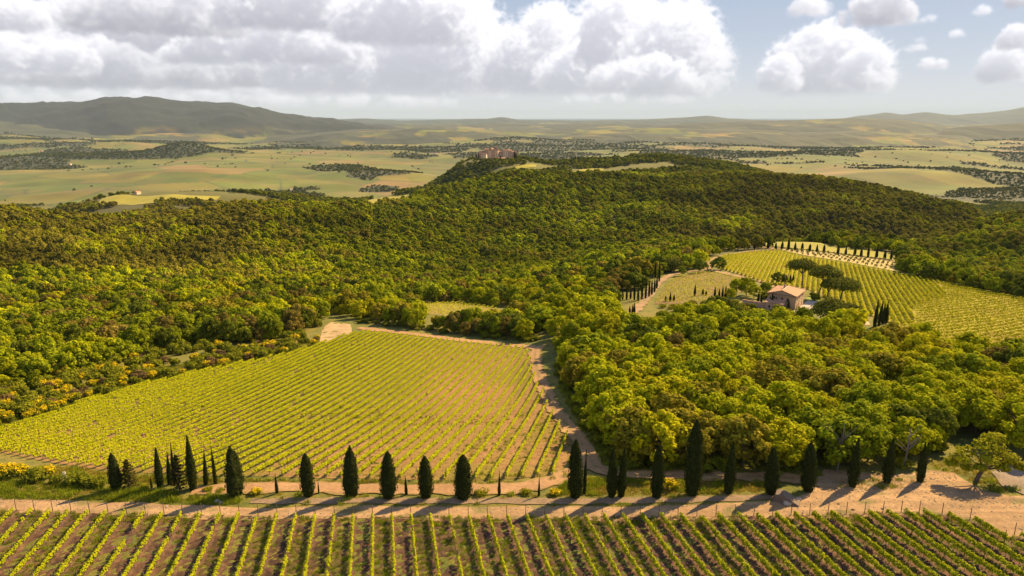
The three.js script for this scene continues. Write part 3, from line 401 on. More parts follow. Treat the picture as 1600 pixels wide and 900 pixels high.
{
  const rows = rowsOf(fgPoly, fgDir, fg0, FGS).filter(([, a, b]) => { const p = toPx(onLand(...b)), q = toPx(onLand(...a)); return Math.max(p[0], q[0]) > -40 && Math.min(p[0], q[0]) < 1640; });
  rows.forEach(([k, s, e], n) => {
    const d = -e[1] > -s[1] ? [s, e] : [e, s], nearEnd = d[0], farEnd = d[1], len = Math.hypot(nearEnd[0] - farEnd[0], nearEnd[1] - farEnd[1]), keep = Math.min(len, 34), ux = (nearEnd[0] - farEnd[0]) / len, uz = (nearEnd[1] - farEnd[1]) / len, a = [farEnd[0] + ux * 0.7, farEnd[1] + uz * 0.7], b = [farEnd[0] + ux * keep, farEnd[1] + uz * keep];
    const g = thing('vine_row', onLand(farEnd[0], farEnd[1]), `${nth(n + 1)} vine row from the left in the front vineyard below the dirt road`, 'vine row', 'vine rows of the front vineyard');
    const L = new Leaves(1000 + k), pxx = toPx(onLand(...farEnd))[0], full = smooth(700, 1300, pxx);
    vineLeaves(L, g.position.x, g.position.y, g.position.z, a, b, 54 + 46 * full, 0.27, 1.28 + 0.12 * full, 0.50, 0.26 + 0.14 * full, -0.36 - 0.1 * full, 0.15, 0.85);
    mesh('foliage', L.geo(), M.leaf, g);
    const T = []; for (let t = 0.8; t < keep; t += 0.95) { const x = farEnd[0] + ux * t, z = farEnd[1] + uz * t, c = new THREE.CylinderGeometry(0.025, 0.04, 0.75, 4, 1, true); c.translate(x - g.position.x, H(x, z) + 0.35 - g.position.y, z - g.position.z); T.push(c); }
    const st = mesh('vine_stem', mergeGeometries(T), M.bark, g); st.userData.kind = 'stuff';
    post(g, farEnd[0], farEnd[1], 1.95, 'end_post');
    for (let t = 5.5; t < keep; t += 5.5) post(g, farEnd[0] + ux * t, farEnd[1] + uz * t, 1.75);
  });
  const mrows = rowsOf(midPoly, midDir, mid0, MIDS);
  mrows.sort((p, q) => q[0] - p[0]).forEach(([k, s, e], n) => {
    const [a, b] = -s[1] < -e[1] ? [s, e] : [e, s];
    const g = thing('vine_row', onLand(a[0], a[1]), `${nth(n + 1)} vine row from the right in the large vineyard behind the cypress row`, 'vine row', 'vine rows of the large middle vineyard');
    const L = new Leaves(3000 + k), len = Math.hypot(a[0] - b[0], a[1] - b[1]);
    const dirx = (b[0] - a[0]) / len, dirz = (b[1] - a[1]) / len; let from = a;
    for (let t = 0; t < len; t += 20) { const to = [a[0] + dirx * Math.min(len, t + 20), a[1] + dirz * Math.min(len, t + 20)], dd = -from[1]; vineLeaves(L, g.position.x, g.position.y, g.position.z, from, to, lerp(70, 58, smooth(105, 210, dd)), lerp(0.30, 0.42, smooth(105, 210, dd)), 1.32, 0.55, 0.22, k < -26 ? -0.42 : -0.46, 0.25, 1.0); from = to; }
    mesh('foliage', L.geo(), M.leaf, g);
    post(g, a[0] + midDir.x * 0.2, a[1] + midDir.y * 0.2, 1.9, 'end_post', 0.45, midDir);
    if (-a[1] < 118) for (let t = 6; t < Math.min(len - 1, 40); t += 6) post(g, a[0] + dirx * t, a[1] + dirz * t, 1.75);
  });
  // the vineyard by the farmhouse: rows of two blocks, farther off
  const split = (x, z) => { const [px, py] = toPx(V3(x, H(x, z), z)); return px - 1395 > (py - 520) * -1.15 + 14 * Math.sin(py / 6); };
  const farBlock = (poly, dir, o, sp, name, label, group, per, size, keep, seed, single) => {
    let made = 0; const rows = rowsOf(poly, dir, o, sp).sort((p, q) => q[0] - p[0]), all = new Leaves(seed);
    rows.forEach(([k, s, e]) => {
      const [a, b] = -s[1] < -e[1] ? [s, e] : [e, s], len = Math.hypot(a[0] - b[0], a[1] - b[1]), dx = (b[0] - a[0]) / len, dz = (b[1] - a[1]) / len; let g, L = all, ox = 0, oy = 0, oz = 0;
      if (single) { g = thing(name, onLand(a[0], a[1]), `${nth(++made)} ${label}`, 'vine row', group); L = new Leaves(seed + k + 500); ox = g.position.x; oy = g.position.y; oz = g.position.z; }
      for (let t = 0; t < len; t += 3) { const mx = a[0] + dx * (t + 1.5), mz = a[1] + dz * (t + 1.5); if (keep && !keep(mx, mz)) continue; const [px] = toPx(V3(mx, H(mx, mz), mz)); if (px > 1660) continue; vineLeaves(L, ox, oy, oz, [a[0] + dx * t, a[1] + dz * t], [a[0] + dx * Math.min(len, t + 3), a[1] + dz * Math.min(len, t + 3)], per, size, 1.6, 0.5, name === 'vine_row' ? 0.40 : 0.85, -0.6, 0.75); }
      if (g && L.p.length) mesh('foliage', L.geo(), M.leaf, g); else if (g) { scene.remove(g); made--; }
    });
    if (!single) { const m = mesh(name, all.geo(), M.leaf); tag(m, label, 'vines', null, 'stuff'); }
  };
  const upA = ground(1330, 450, 150), upB = ground(1590, 560, 150);
  farBlock(upPoly, upDirB, upB, 2.7, 'vine_row', 'vine row up from the lower corner of the right hand vineyard', 'vine rows of the right hand vineyard', 15, 0.55, (x, z) => split(x, z), 7000, true);
  farBlock(upPoly, upDirA, upA, 2.2, 'vines', 'yellow green vines of the vineyard behind the farmhouse and the umbrella pines', null, 13, 0.75, (x, z) => !split(x, z), 8000);
  farBlock(smallPoly, midDir, ground(720, 480, 150), 2.6, 'vines', 'vines of the small clearing in the middle of the wood', null, 4, 0.6, null, 8500);
  farBlock(sidePoly, upDirB, ground(1100, 450, 150), 2.6, 'vines', 'young sparse vines on brown earth between the two pale tracks', null, 3, 0.6, null, 8700);
}

// ================================================================ trees
function crown(seed, R, h, y0, n, size, opt = {}) {             // leaf clumps spread over lobes; R radius, h height of the crown, y0 its foot
  const L = new Leaves(seed), r = L.r, lobes = [], k = opt.lobes || 16;
  for (let i = 0; i < k; i++) { const a = i * 2.4 + r() * 0.9, t = (i + 0.5) / k, v = t ** 0.8, rad_ = Math.sin(Math.PI * clamp(0.18 + 0.74 * v)) * (0.62 + 0.2 * r()); lobes.push([Math.cos(a) * R * rad_ * (opt.wide || 1) + (r() - 0.5) * R * 0.3, y0 + h * (0.12 + 0.78 * v) + (r() - 0.5) * h * 0.16, Math.sin(a) * R * rad_ * (opt.wide || 1) + (r() - 0.5) * R * 0.3, R * ((opt.lr || 0.30) + 0.17 * r()) * (1 - 0.25 * v)]); }
  lobes.push([0, y0 + h * 0.78, 0, R * 0.42]);
  const per = Math.round(n / lobes.length);
  for (const [lx, ly, lz, lr] of lobes) { const tone = 0.82 + 0.36 * r();
    for (let i = 0; i < per; i++) {
      const u = r() * 2 - 0.85, a = r() * 6.283, ny = clamp(u, -1, 1), q = Math.sqrt(1 - ny * ny), nx = Math.cos(a) * q, nz = Math.sin(a) * q, f = lr * (0.72 + 0.42 * r() + 0.25 * noise3(nx * 3 + lx, ny * 3, nz * 3 + lz)), c = tone * (0.75 + 0.5 * r());
      L.leaf(lx + nx * f, ly + ny * f * 0.8, lz + nz * f, nx + (r() - 0.5) * 1.3, ny + 0.35 + (r() - 0.5) * 1.1, nz + (r() - 0.5) * 1.3, size * (0.6 + 0.8 * r()), [c, c, c * (0.8 + 0.4 * r())]);
    } }
  return L.geo();
}
function limb(a, b, ra, rb, bend = 0.1, seg = 5) { const m = a.clone().lerp(b, 0.5).add(V3(bend, 0, bend * 0.6)), curve = new THREE.QuadraticBezierCurve3(a, m, b), g = new THREE.TubeGeometry(curve, seg, 1, 6, false), p = g.attributes.position, uv = g.attributes.uv; for (let i = 0; i < p.count; i++) { const t = uv.getX(i), c = curve.getPoint(t), w = lerp(ra, rb, t); p.setXYZ(i, c.x + (p.getX(i) - c.x) * w, c.y + (p.getY(i) - c.y) * w, c.z + (p.getZ(i) - c.z) * w); } g.computeVertexNormals(); return g; }
function trunkGeo(seed, h, r0, spread, n = 4) { const r = rng(seed), g = [limb(V3(0, -0.4, 0), V3((r() - 0.5) * 0.4, h * 0.45, (r() - 0.5) * 0.4), r0, r0 * 0.7, 0.1)]; for (let i = 0; i < n; i++) { const a = i * 6.283 / n + r(); g.push(limb(V3(0, h * 0.4, 0), V3(Math.cos(a) * spread, h * (0.75 + 0.2 * r()), Math.sin(a) * spread), r0 * 0.55, r0 * 0.16, (r() - 0.5) * 0.6)); } return mergeGeometries(g); }
const tone = (r, g, b) => { const m = M.leaf.clone(); m.color = C(r, g, b); m.name = 'leaf'; return m; };
const TONES = {
  bright: tone(0.34, 0.36, 0.006), yellow: tone(0.39, 0.375, 0.006), green: tone(0.22, 0.26, 0.007), dark: tone(0.11, 0.135, 0.010), brown: tone(0.22, 0.175, 0.030), olive: tone(0.25, 0.22, 0.016),
};
const TREES = Array.from({ length: 7 }, (_, i) => ({ crown: crown(200 + i, 3.5, 5.4 + 0.5 * (i % 3), 1.7 - 0.3 * (i % 3), 2700, 0.43, { lobes: 24 + i, lr: 0.20, wide: 0.95 + 0.1 * (i % 3) }), trunk: trunkGeo(300 + i, 7, 0.2, 2) }));

const tracks = scene.children.filter((o) => /track|cypress_road|lane|strip/.test(o.name)).map((o) => { const p = o.geometry.attributes.position, a = []; for (let i = 3; i < p.count; i += 14) a.push([p.getX(i), p.getZ(i)]); return a; });
const nearTrack = (x, z, m) => tracks.some((t) => t.some(([a, b]) => Math.abs(a - x) < m && Math.abs(b - z) < m && Math.hypot(a - x, b - z) < m));
const housePoly = outline([[1172, 492], [1176, 462], [1200, 440], [1244, 428], [1262, 442], [1300, 452], [1322, 478], [1322, 506], [1280, 500], [1246, 498]], 150);
const bare = outline([[495, 536], [503, 512], [519, 502], [550, 507], [554, 519]], 150);
const clearings = [outline([[1126, 387], [1210, 386.2], [1290, 394.5], [1396, 408], [1394, 398], [1290, 384.5], [1210, 378], [1132, 379]], 300), outline([[552, 323], [575, 313], [600, 308], [640, 303], [648, 309], [612, 319], [580, 325]], 600), outline([[890, 271], [905, 266], [922, 263.5], [944, 263], [940, 272], [915, 273]], 1300), outline([[800, 264], [806, 260.5], [838, 257.5], [838, 261], [815, 264.5]], 1500), outline([[1058, 260], [1075, 258.5], [1100, 263], [1096, 266]], 1300), outline([[150, 321], [165, 309], [215, 307], [300, 306], [345, 306.5], [340, 312], [285, 316], [230, 318], [205, 321]], 1000)];
const fields = [fgPoly, roadPoly, midPoly, upPoly, smallPoly, sidePoly, grovePoly, housePoly, bare, ...clearings];
clearings.forEach((p, ci) => sheet('meadow', p, 4, 0.6, M.ground, (x, z) => mixc([0.19, 0.18, 0.016], [0.26, 0.23, 0.026], clamp((ci ? 0.5 : 0.2) + fbm2(x / 20, z / 20, 2, 110)))));
const boxes = fields.map(box2), inFields = (x, z) => fields.some((p, i) => x > boxes[i][0] && x < boxes[i][1] && z > boxes[i][2] && z < boxes[i][3] && inside(p, x, z));
const W1 = [[916, 645], [936, 672], [952, 702], [966, 724], [1000, 731], [1100, 734], [1200, 737], [1290, 731], [1370, 722], [1440, 712], [1480, 700], [1520, 685], [1600, 700], [1760, 710], [1760, 600], [1600, 586], [1530, 569], [1450, 551], [1410, 532], [1385, 518], [1345, 528], [1290, 526], [1240, 513], [1190, 511], [1150, 505], [1100, 503], [1045, 508], [1000, 522], [965, 512], [940, 485], [900, 455], [872, 470], [860, 500], [876, 545], [878, 575], [890, 605], [906, 630]];
const W2 = [[-260, 615], [0, 612], [60, 603], [130, 582], [200, 561], [300, 540], [385, 537], [450, 529], [484, 514], [494, 505], [515, 494], [560, 498], [620, 509], [700, 521], [780, 529], [838, 533], [852, 520], [862, 480], [880, 450], [880, 430], [-260, 425]];
const FARROAD = [[1105, 397], [1122, 384], [1205, 376], [1290, 381], [1400, 395], [1412, 412], [1402, 432], [1330, 422], [1215, 396]];
const R3 = rng(9), spots = [];
for (let d = 100; d < 2450; ) {                                 // uneven grid over the wooded land
  const s = d < 260 ? 4.3 : d < 420 ? 5.4 : d < 700 ? 6.2 : d < 1400 ? 7.6 : 8.4, w = d * 0.87 + 12;
  for (let x = -w; x < w; x += s) {
    const px = x + (R3() - 0.5) * s * 0.95, pz = -(d + (R3() - 0.5) * s * 0.95), k = R3(), q = R3(); if (inFields(px, pz)) continue;
    const g = onLand(px, pz), [sx, sy] = toPx(g); if (sx > 662 && sx < 800 && sy > 480 && sy < 513) continue; if (sx < -70 || sx > 1670) continue;
    if (Math.abs(px - VIL.x) < 88 && d > 1795 && d < 1915) continue; let zone = null; if (d < 330 && inside(W1, sx, sy)) zone = 1; else if (d < 445 && inside(W2, sx, sy)) zone = 2; else if (d > 268 && sx > 1392 && d < 445) zone = 4; else if (d > 340 && sx < 1400) zone = 3; else if (d > 250 && sx > 862 && sx < 1004 && sy < (sx < 958 ? 490 : 456)) zone = 3;
    if (sx > 1335 && sx < 1412 && sy < 550 && sy > 480 || d > 330 && d < 520 && inside(FARROAD, sx, sy)) zone = null;
    if (zone === 3 && sx > 955 && sx < 1062 && sy > 436 && (sx > 1008 || sy > 472)) zone = null; else if (d > 445) zone = 3;
    if (!zone || nearTrack(px, pz, zone === 3 && d < 520 ? 4.2 : 3.6)) continue;
    if (zone === 3 && d > 1350 && fbm2(px / 90, pz / 90, 3, 120) < -0.14) continue;
    if (d > 1150 && sx < 560 && fbm2(px / 70, pz / 70, 3, 121) < 0.0) continue;
    spots.push({ g, zone, sx, sy, d, k, q });
  }
  d += s * 0.95;
}
// which kind of tree stands where
function kind(t) {
  const n = fbm2(t.g.x / 26, t.g.z / 26, 2, 130), m = clamp(0.5 + (t.k - 0.5) * 0.62 + n * 0.95);
  if (t.zone === 1) return m < 0.06 ? 'dark' : m < 0.13 ? 'brown' : m < 0.38 ? 'green' : m < 0.78 ? 'bright' : m < 0.93 ? 'yellow' : 'olive';
  if (t.zone === 2) return m < 0.10 ? 'brown' : m < 0.30 ? 'dark' : m < 0.62 ? 'green' : m < 0.78 ? 'bright' : m < 0.95 ? 'olive' : 'yellow';
  if (t.zone === 4) return m < 0.35 ? 'dark' : m < 0.6 ? 'green' : m < 0.75 ? 'olive' : 'bright';
  if (t.d > 1350) return m < 0.2 ? 'olive' : t.k > 0.75 ? 'bright' : t.k > 0.4 ? 'green' : 'dark';
  const left = smooth(620, 300, t.sx + 120 * n) * smooth(430, 500, t.d), right = smooth(960, 1200, t.sx + 160 * n) * smooth(500, 800, t.d);
  if (m < 0.52 * left + 0.26 * right + 0.06) return 'brown'; if (m < 0.62 * left + 0.60 * right + 0.24) return 'olive';
  return m > 0.72 ? 'bright' : m > 0.42 ? 'green' : 'dark';
}
spots.forEach((t) => { t.kind = kind(t); });
const SAY = { bright: 'bright green', yellow: 'yellowish green', green: 'mid green', dark: 'dark green', brown: 'reddish brown', olive: 'dull olive green' };
const inView = spots.filter((t) => t.zone < 3 && t.sx > -15 && t.sx < 1615).sort((a, b) => a.d - b.d), single = new Set(inView.slice(0, 300));
const WHERE = { 1: 'in the wood behind the right half of the cypress row', 2: 'in the wood above the large middle vineyard' };
const MARKS = [[915, 'the curved track'], [962, 'the twin topped cypress'], [1026, 'the orange broom bush'], [1081, 'the tallest cypress'], [1138, 'the pointed cypress'], [1233, 'the concrete block'], [1331, 'the fourth rightmost cypress'], [1360, 'the third rightmost cypress'], [1400, 'the second rightmost cypress'], [1440, 'the rightmost cypress'], [1525, 'the lone oak'], [1600, 'the right picture edge']];
function where(t, s) {
  const size = s > 1.08 ? 'large ' : s < 0.82 ? 'small ' : '', far = t.zone === 2 ? (t.d < 190 ? 'by the vineyard' : 'farther back') : t.d < 118 ? 'front edge' : t.d < 135 ? 'second line' : t.d < 160 ? 'middle' : t.d < 185 ? 'far half' : 'back';
  const m = MARKS.reduce((a, b) => (Math.abs(b[0] - t.sx) < Math.abs(a[0] - t.sx) ? b : a))[1], part = t.sx < 100 ? 'at the left picture edge' : t.sx < 250 ? 'left of the slim cypress clump' : t.sx < 450 ? 'above the three tipped cypress' : t.sx < 600 ? 'by the bare earth' : 'behind the far track';
  return t.zone === 2 ? `${size}${SAY[t.kind]} tree of the left wood, ${far}, ${part}` : `${size}${SAY[t.kind]} tree, ${far} of right wood, above ${m}`;
}
for (const t of single) {
  const v = TREES[Math.floor(t.q * 6.999)], s = 0.66 + 0.64 * hash3(Math.round(t.g.x * 10), Math.round(t.g.z * 10), 4) - (t.zone === 2 ? 0.08 : 0), say = where(t, s), g = thing('broadleaf_tree', t.g, say, 'tree', say, t.k * 40);
  g.scale.set(s * (0.95 + 0.2 * t.q), s, s * (0.95 + 0.2 * t.q)); mesh('trunk', v.trunk, M.bark, g); mesh('crown', v.crown, TONES[t.kind], g);
}
// the rest of the woods, which read as a mass
const farLeaf = M.leaf.clone(); farLeaf.name = 'leaf';
function farCrown(seed, n, size, lob) { return crown(seed, 3.6, 5.2, 1.6, n, size, { lobes: lob, lr: 0.24 }); }
const MIDTREES = [0, 1, 2, 3].map((i) => farCrown(400 + i, 900, 0.74, 19)), FARTREES = [0, 1, 2, 3].map((i) => farCrown(420 + i, 340, 1.1, 13)), TINYTREES = [0, 1].map((i) => farCrown(440 + i, 150, 1.6, 9));
function wood(name, label, list, variants, tall = 1) {
  const g = new THREE.Group(); g.name = numbered(name); tag(g, label, 'wood', null, 'stuff'); scene.add(g);
  variants.forEach((geo, v) => {
    const mine = list.filter((t) => Math.floor(t.q * variants.length * 0.999) === v); if (!mine.length) return;
    const im = shadows(new THREE.InstancedMesh(geo, farLeaf, mine.length)), m = new THREE.Matrix4(), Q = new THREE.Quaternion(), up = V3(0, 1, 0), c = new THREE.Color(); im.name = 'tree_crown'; im.userData.kind = 'stuff';
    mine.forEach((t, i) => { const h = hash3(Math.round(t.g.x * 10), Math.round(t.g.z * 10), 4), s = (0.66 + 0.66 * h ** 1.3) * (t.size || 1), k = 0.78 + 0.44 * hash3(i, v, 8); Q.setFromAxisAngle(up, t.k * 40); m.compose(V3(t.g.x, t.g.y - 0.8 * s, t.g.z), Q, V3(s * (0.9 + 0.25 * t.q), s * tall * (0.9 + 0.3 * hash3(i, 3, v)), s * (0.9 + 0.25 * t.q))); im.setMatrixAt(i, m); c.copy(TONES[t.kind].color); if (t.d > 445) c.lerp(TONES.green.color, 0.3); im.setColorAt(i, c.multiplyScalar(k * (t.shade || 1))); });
    g.add(im);
  });
}
const rest = spots.filter((t) => !single.has(t));
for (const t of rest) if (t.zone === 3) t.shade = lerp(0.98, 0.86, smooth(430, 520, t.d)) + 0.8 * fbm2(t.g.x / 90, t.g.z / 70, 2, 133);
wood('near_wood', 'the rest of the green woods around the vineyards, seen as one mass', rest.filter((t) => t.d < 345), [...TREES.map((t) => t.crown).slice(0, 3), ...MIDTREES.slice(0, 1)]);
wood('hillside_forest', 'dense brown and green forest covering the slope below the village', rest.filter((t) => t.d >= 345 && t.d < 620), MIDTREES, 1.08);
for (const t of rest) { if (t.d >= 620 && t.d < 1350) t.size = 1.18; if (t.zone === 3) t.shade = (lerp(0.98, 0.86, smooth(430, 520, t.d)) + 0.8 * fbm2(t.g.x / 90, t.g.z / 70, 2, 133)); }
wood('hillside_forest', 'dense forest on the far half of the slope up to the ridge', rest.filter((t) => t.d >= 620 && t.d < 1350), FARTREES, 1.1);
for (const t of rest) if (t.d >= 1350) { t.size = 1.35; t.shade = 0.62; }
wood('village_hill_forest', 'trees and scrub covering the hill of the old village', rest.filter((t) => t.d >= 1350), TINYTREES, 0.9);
{ // woods and hedgerows of the valley
  const list = [], r = rng(31);
  for (let d = 2450; d < 9500; d *= 1.0034) for (let u = -0.85; u < 0.85; u += 0.0042) { const x = (u + (r() - 0.5) * 0.0042) * d, dd = d * (1 + (r() - 0.5) * 0.0034), q = r(), k = r(), w = woods(x, dd) - woodEdge(x, dd), wx = x + 120 * fbm2(x / 600, dd / 600, 2, 41), wd = dd + 120 * fbm2(x / 600, dd / 600, 2, 42), [id, edge] = cells(wx, wd, d > 9000 ? 560 : 340);
    const hedge = edge < 9 && hash3(Math.floor(id * 999), 1, 2) > 0.5 && k < 0.2 && d > 4200; const knoll = Math.exp(-(((x + 2630) / 260) ** 2) - (((dd - 5600) / 380) ** 2)) + Math.exp(-(((x + 3200) / 620) ** 2) - (((dd - 5300) / 260) ** 2)) > 0.46;
    if (!(knoll && k < 0.9) && !(w > 0 && k < 0.5) && !hedge && !(k > 0.9996)) continue;
    list.push({ g: V3(x, valleyH(x, dd), -dd), q, k: r(), kind: k < 0.1 ? 'olive' : 'dark', size: (1.1 + 0.9 * r()) * (d / 4000) ** 0.5, shade: 0.75 }); }
  wood('valley_woods', 'woods, hedgerows and scattered trees of the hazy valley', list, [farCrown(450, 60, 3.0, 6), farCrown(451, 60, 3.0, 5)], 0.75);
}

// ================================================================ cypresses
const CYP = M.needle.clone(); CYP.name = 'cypress_needles';
function cypressGeo(seed, H_, R, shape, tips = 1, n = 1500) {     // dense upright sprays over a dark core; shape(t) = radius share from foot to tip
  const L = new Leaves(seed), r = L.r;
  for (let k = 0; k < tips; k++) {
    const h = H_ * (k ? 0.78 + 0.1 * r() : 1), ox = k ? (r() - 0.5) * R * 1.1 : 0, oz = k ? (r() - 0.5) * R * 0.8 : 0, RR = R * (tips > 1 ? 0.8 : 1), seg = 14, rows = 16;
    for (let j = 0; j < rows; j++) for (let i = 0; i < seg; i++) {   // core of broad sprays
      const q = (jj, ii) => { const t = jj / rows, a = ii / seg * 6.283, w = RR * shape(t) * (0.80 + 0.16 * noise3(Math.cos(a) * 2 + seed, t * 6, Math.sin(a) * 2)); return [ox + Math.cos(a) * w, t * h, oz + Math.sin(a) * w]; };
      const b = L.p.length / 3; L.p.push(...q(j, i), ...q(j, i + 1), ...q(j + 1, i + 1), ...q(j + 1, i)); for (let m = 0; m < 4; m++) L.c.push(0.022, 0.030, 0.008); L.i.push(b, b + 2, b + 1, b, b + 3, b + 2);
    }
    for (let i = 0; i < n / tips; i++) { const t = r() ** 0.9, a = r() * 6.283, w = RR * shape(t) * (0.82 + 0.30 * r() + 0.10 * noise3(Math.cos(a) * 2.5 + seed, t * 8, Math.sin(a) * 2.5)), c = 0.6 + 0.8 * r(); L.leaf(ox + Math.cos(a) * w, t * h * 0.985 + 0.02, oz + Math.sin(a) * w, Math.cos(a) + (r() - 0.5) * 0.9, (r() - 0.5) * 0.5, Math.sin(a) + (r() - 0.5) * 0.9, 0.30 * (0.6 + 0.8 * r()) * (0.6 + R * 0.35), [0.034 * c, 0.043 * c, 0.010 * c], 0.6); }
    for (let i = 0; i < 26; i++) { const t = 0.9 + 0.1 * r(); L.leaf(ox + (r() - 0.5) * 0.2, t * h, oz + (r() - 0.5) * 0.2, r() - 0.5, 0.1, r() - 0.5, 0.28, [0.034, 0.043, 0.010], 0.5); }
  }
  return L.geo();
}
const oval = (t) => Math.min(1, 0.55 + 2.2 * t) * Math.max(0.02, 1 - t ** 2.6) ** 0.62, spindle = (t) => Math.min(1, 0.5 + 1.9 * t) * Math.max(0.015, 1 - t ** 1.5) ** 0.8, column = (t) => Math.min(1, 0.6 + 3 * t) * Math.max(0.02, 1 - t ** 4.5) ** 0.8, needleShape = (t) => Math.min(1, 0.6 + 2 * t) * Math.max(0.02, 1 - t ** 1.25);
const CG = { // height 7.4, radius 1.2 as made; copies are scaled
  oval: [cypressGeo(501, 7.4, 1.25, oval), cypressGeo(502, 7.4, 1.25, oval), cypressGeo(503, 7.4, 1.25, oval)], twin: [cypressGeo(511, 7.4, 1.25, oval, 2), cypressGeo(512, 7.4, 1.25, oval, 3)],
  spindle: [cypressGeo(521, 7.4, 1.25, spindle), cypressGeo(522, 7.4, 1.25, spindle)], column: [cypressGeo(531, 7.4, 1.25, column)], slim: [cypressGeo(541, 7.4, 1.25, needleShape, 1, 900)],
};
const cypTrunk = new THREE.CylinderGeometry(0.14, 0.2, 1.2, 7); cypTrunk.translate(0, 0.3, 0);
function cypress(px, foot, top, wide, kindOf, label, group, from, simple) {      // foot, top and width as the photograph shows them
  const p = ground(px, foot, from), zc = -p.z * cosP + (CAM_H - p.y) * sinP, w = (450 - top) / F, d = -p.z;
  const topY = CAM_H + d * (w * cosP - sinP) / (cosP + w * sinP), h = topY - p.y, R = wide / 2 * zc / F, list = CG[kindOf], g = thing('cypress', p, label, 'tree', group, (px * 37 % 100) / 16), geo = list[Math.round(px) % list.length];
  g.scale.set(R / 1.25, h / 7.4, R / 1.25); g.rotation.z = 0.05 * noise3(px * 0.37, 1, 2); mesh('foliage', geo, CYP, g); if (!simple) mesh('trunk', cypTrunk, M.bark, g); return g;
}
const front = [ // the row along the dirt road
  [182, 764, 707, 24, 'twin', 'leftmost full cypress of the front row, dark and blunt, with a small conifer behind it'],
  [251, 763, 698, 15, 'spindle', 'slender pointed cypress just left of the clump of slim cypresses and conifer'],
  [266, 757, 705, 11, 'slim', 'thin short cypress touching the left side of the dark conifer in the clump'],
  [273, 755, 692, 9, 'slim', 'thin cypress spire rising behind the dark conifer in the left clump'],
  [302, 765, 681, 18, 'spindle', 'tallest pointed cypress of the left clump, leaning beside the dark conifer'],
  [322, 757, 703, 10, 'slim', 'thin cypress just right of the tall leaning one, shorter of two slim ones'],
  [337, 756, 696, 8, 'slim', 'very thin tall cypress standing alone between the clump and the broad three tipped cypress'],
  [367, 774, 697, 30, 'twin', 'broad dark cypress with three tips right of the slim cypress clump'],
  [482, 775, 709, 23, 'oval', 'rounded cypress standing right of the smallest sapling at the wide gap'],
  [549, 776, 697, 24, 'twin', 'cypress with a narrow pointed top above a shoulder, left of the bare track centre'],
  [607, 778, 706, 27, 'oval', 'stout dark cypress with a pointed top, right of the one with a shoulder'],
  [666, 777, 713, 25, 'oval', 'shorter rounded cypress between the two stoutest ones of the front row'],
  [724, 778, 710, 28, 'column', 'stout blunt topped cypress with a yellow green shrub at its right foot'],
  [899, 777, 686, 25, 'oval', 'large cypress where the curved track meets the front row, with a thin one behind'],
  [913, 771, 701, 8, 'slim', 'thin cypress half hidden behind the large one at the curved track'],
  [956, 777, 699, 21, 'twin', 'twin topped cypress just right of the curved track bend'],
  [970, 776, 698, 17, 'spindle', 'narrow cypress grown together with the twin topped one'],
  [1026, 777, 695, 22, 'oval', 'cypress with an orange yellow broom bush at its right side'],
  [1081, 773, 656, 26, 'column', 'tallest cypress of the front row, before the dark wood edge'],
  [1138, 770, 691, 21, 'spindle', 'pointed cypress just right of the tallest one'],
  [1204, 772, 699, 24, 'oval', 'cypress left of the broken concrete block by the dirt road'],
  [1262, 767, 691, 24, 'oval', 'cypress just right of the broken concrete block by the dirt road'],
  [1331, 760, 684, 20, 'spindle', 'cypress on the grassy island, first of three casting long shadows on the wide dirt road'],
  [1385, 754, 684, 20, 'spindle', 'cypress with a small bright green bush beside its right flank'],
  [1437, 753, 691, 16, 'spindle', 'rightmost and smallest full cypress of the front row, left of the lone oak'],
];
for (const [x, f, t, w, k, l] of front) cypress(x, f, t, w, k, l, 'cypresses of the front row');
const young = [[237, 762, 744, 5, 'small cypress sapling beside the leftmost broom patch'], [433, 771, 740, 7, 'cypress sapling between the broad three tipped cypress and the rounded one'], [498, 771, 750, 3.4, 'tiny cypress sapling at the right foot of a rounded cypress'], [635, 773, 742, 6.5, 'cypress sapling between the stout pointed cypress and the shorter one'], [780, 774, 736, 6.5, 'slim cypress sapling standing alone left of the low yellow shrub'], [842, 775, 744, 5, 'small dark cypress sapling between two low yellow bushes']];
for (const [x, f, t, w, l] of young) cypress(x, f, t, w, 'slim', l, 'cypress saplings of the front row');
const ORD = ['first', 'second', 'third', 'fourth', 'fifth', 'sixth', 'seventh', 'eighth', 'ninth', 'tenth', 'eleventh', 'twelfth', 'thirteenth', 'fourteenth', 'fifteenth', 'sixteenth', 'seventeenth', 'eighteenth', 'nineteenth', 'twentieth', 'twenty first', 'twenty second', 'twenty third'];
[[1130, 388, 376], [1149, 388, 375], [1159, 388, 376], [1170, 388.5, 372.5], [1179, 388.5, 372.5], [1200, 389, 372], [1212, 390, 377.5], [1221.5, 390, 377], [1231.5, 391, 373], [1242, 391.5, 378], [1253, 392, 379], [1265, 393, 381], [1276, 394, 381.5], [1287, 395.5, 382], [1309, 398, 383], [1321, 399, 384.5], [1335, 400, 386], [1345, 401.5, 388], [1356, 403, 381], [1369, 403.5, 387], [1382, 405, 391], [1392, 406.5, 390]].forEach(([x, f, t], i) => cypress(x, f, t, 4.6, i % 3 ? 'oval' : 'spindle', `${ORD[i]} cypress from the left in the row along the far pale road`, 'cypresses along the far road', 150, true));
const avenue = [[966, 468, 452], [973, 468, 449], [979, 468, 450], [985, 467, 450], [991, 469, 436], [997, 470, 444], [1003, 468, 438], [1008.5, 467, 438], [1014, 464, 437], [1018.5, 461, 436], [1022.5, 457, 434], [1026, 451, 430], [1030, 440, 405], [1024, 434, 409], [1016, 428, 406], [984, 490, 478], [988, 492, 475], [991, 492, 472]];
avenue.forEach(([x, f, t], i) => cypress(x, f, t, 4.2, 'spindle', `${ORD[i]} of the tightly planted dark cypresses bordering the left side of the pale track`, 'cypresses along the pale track', 150, true));
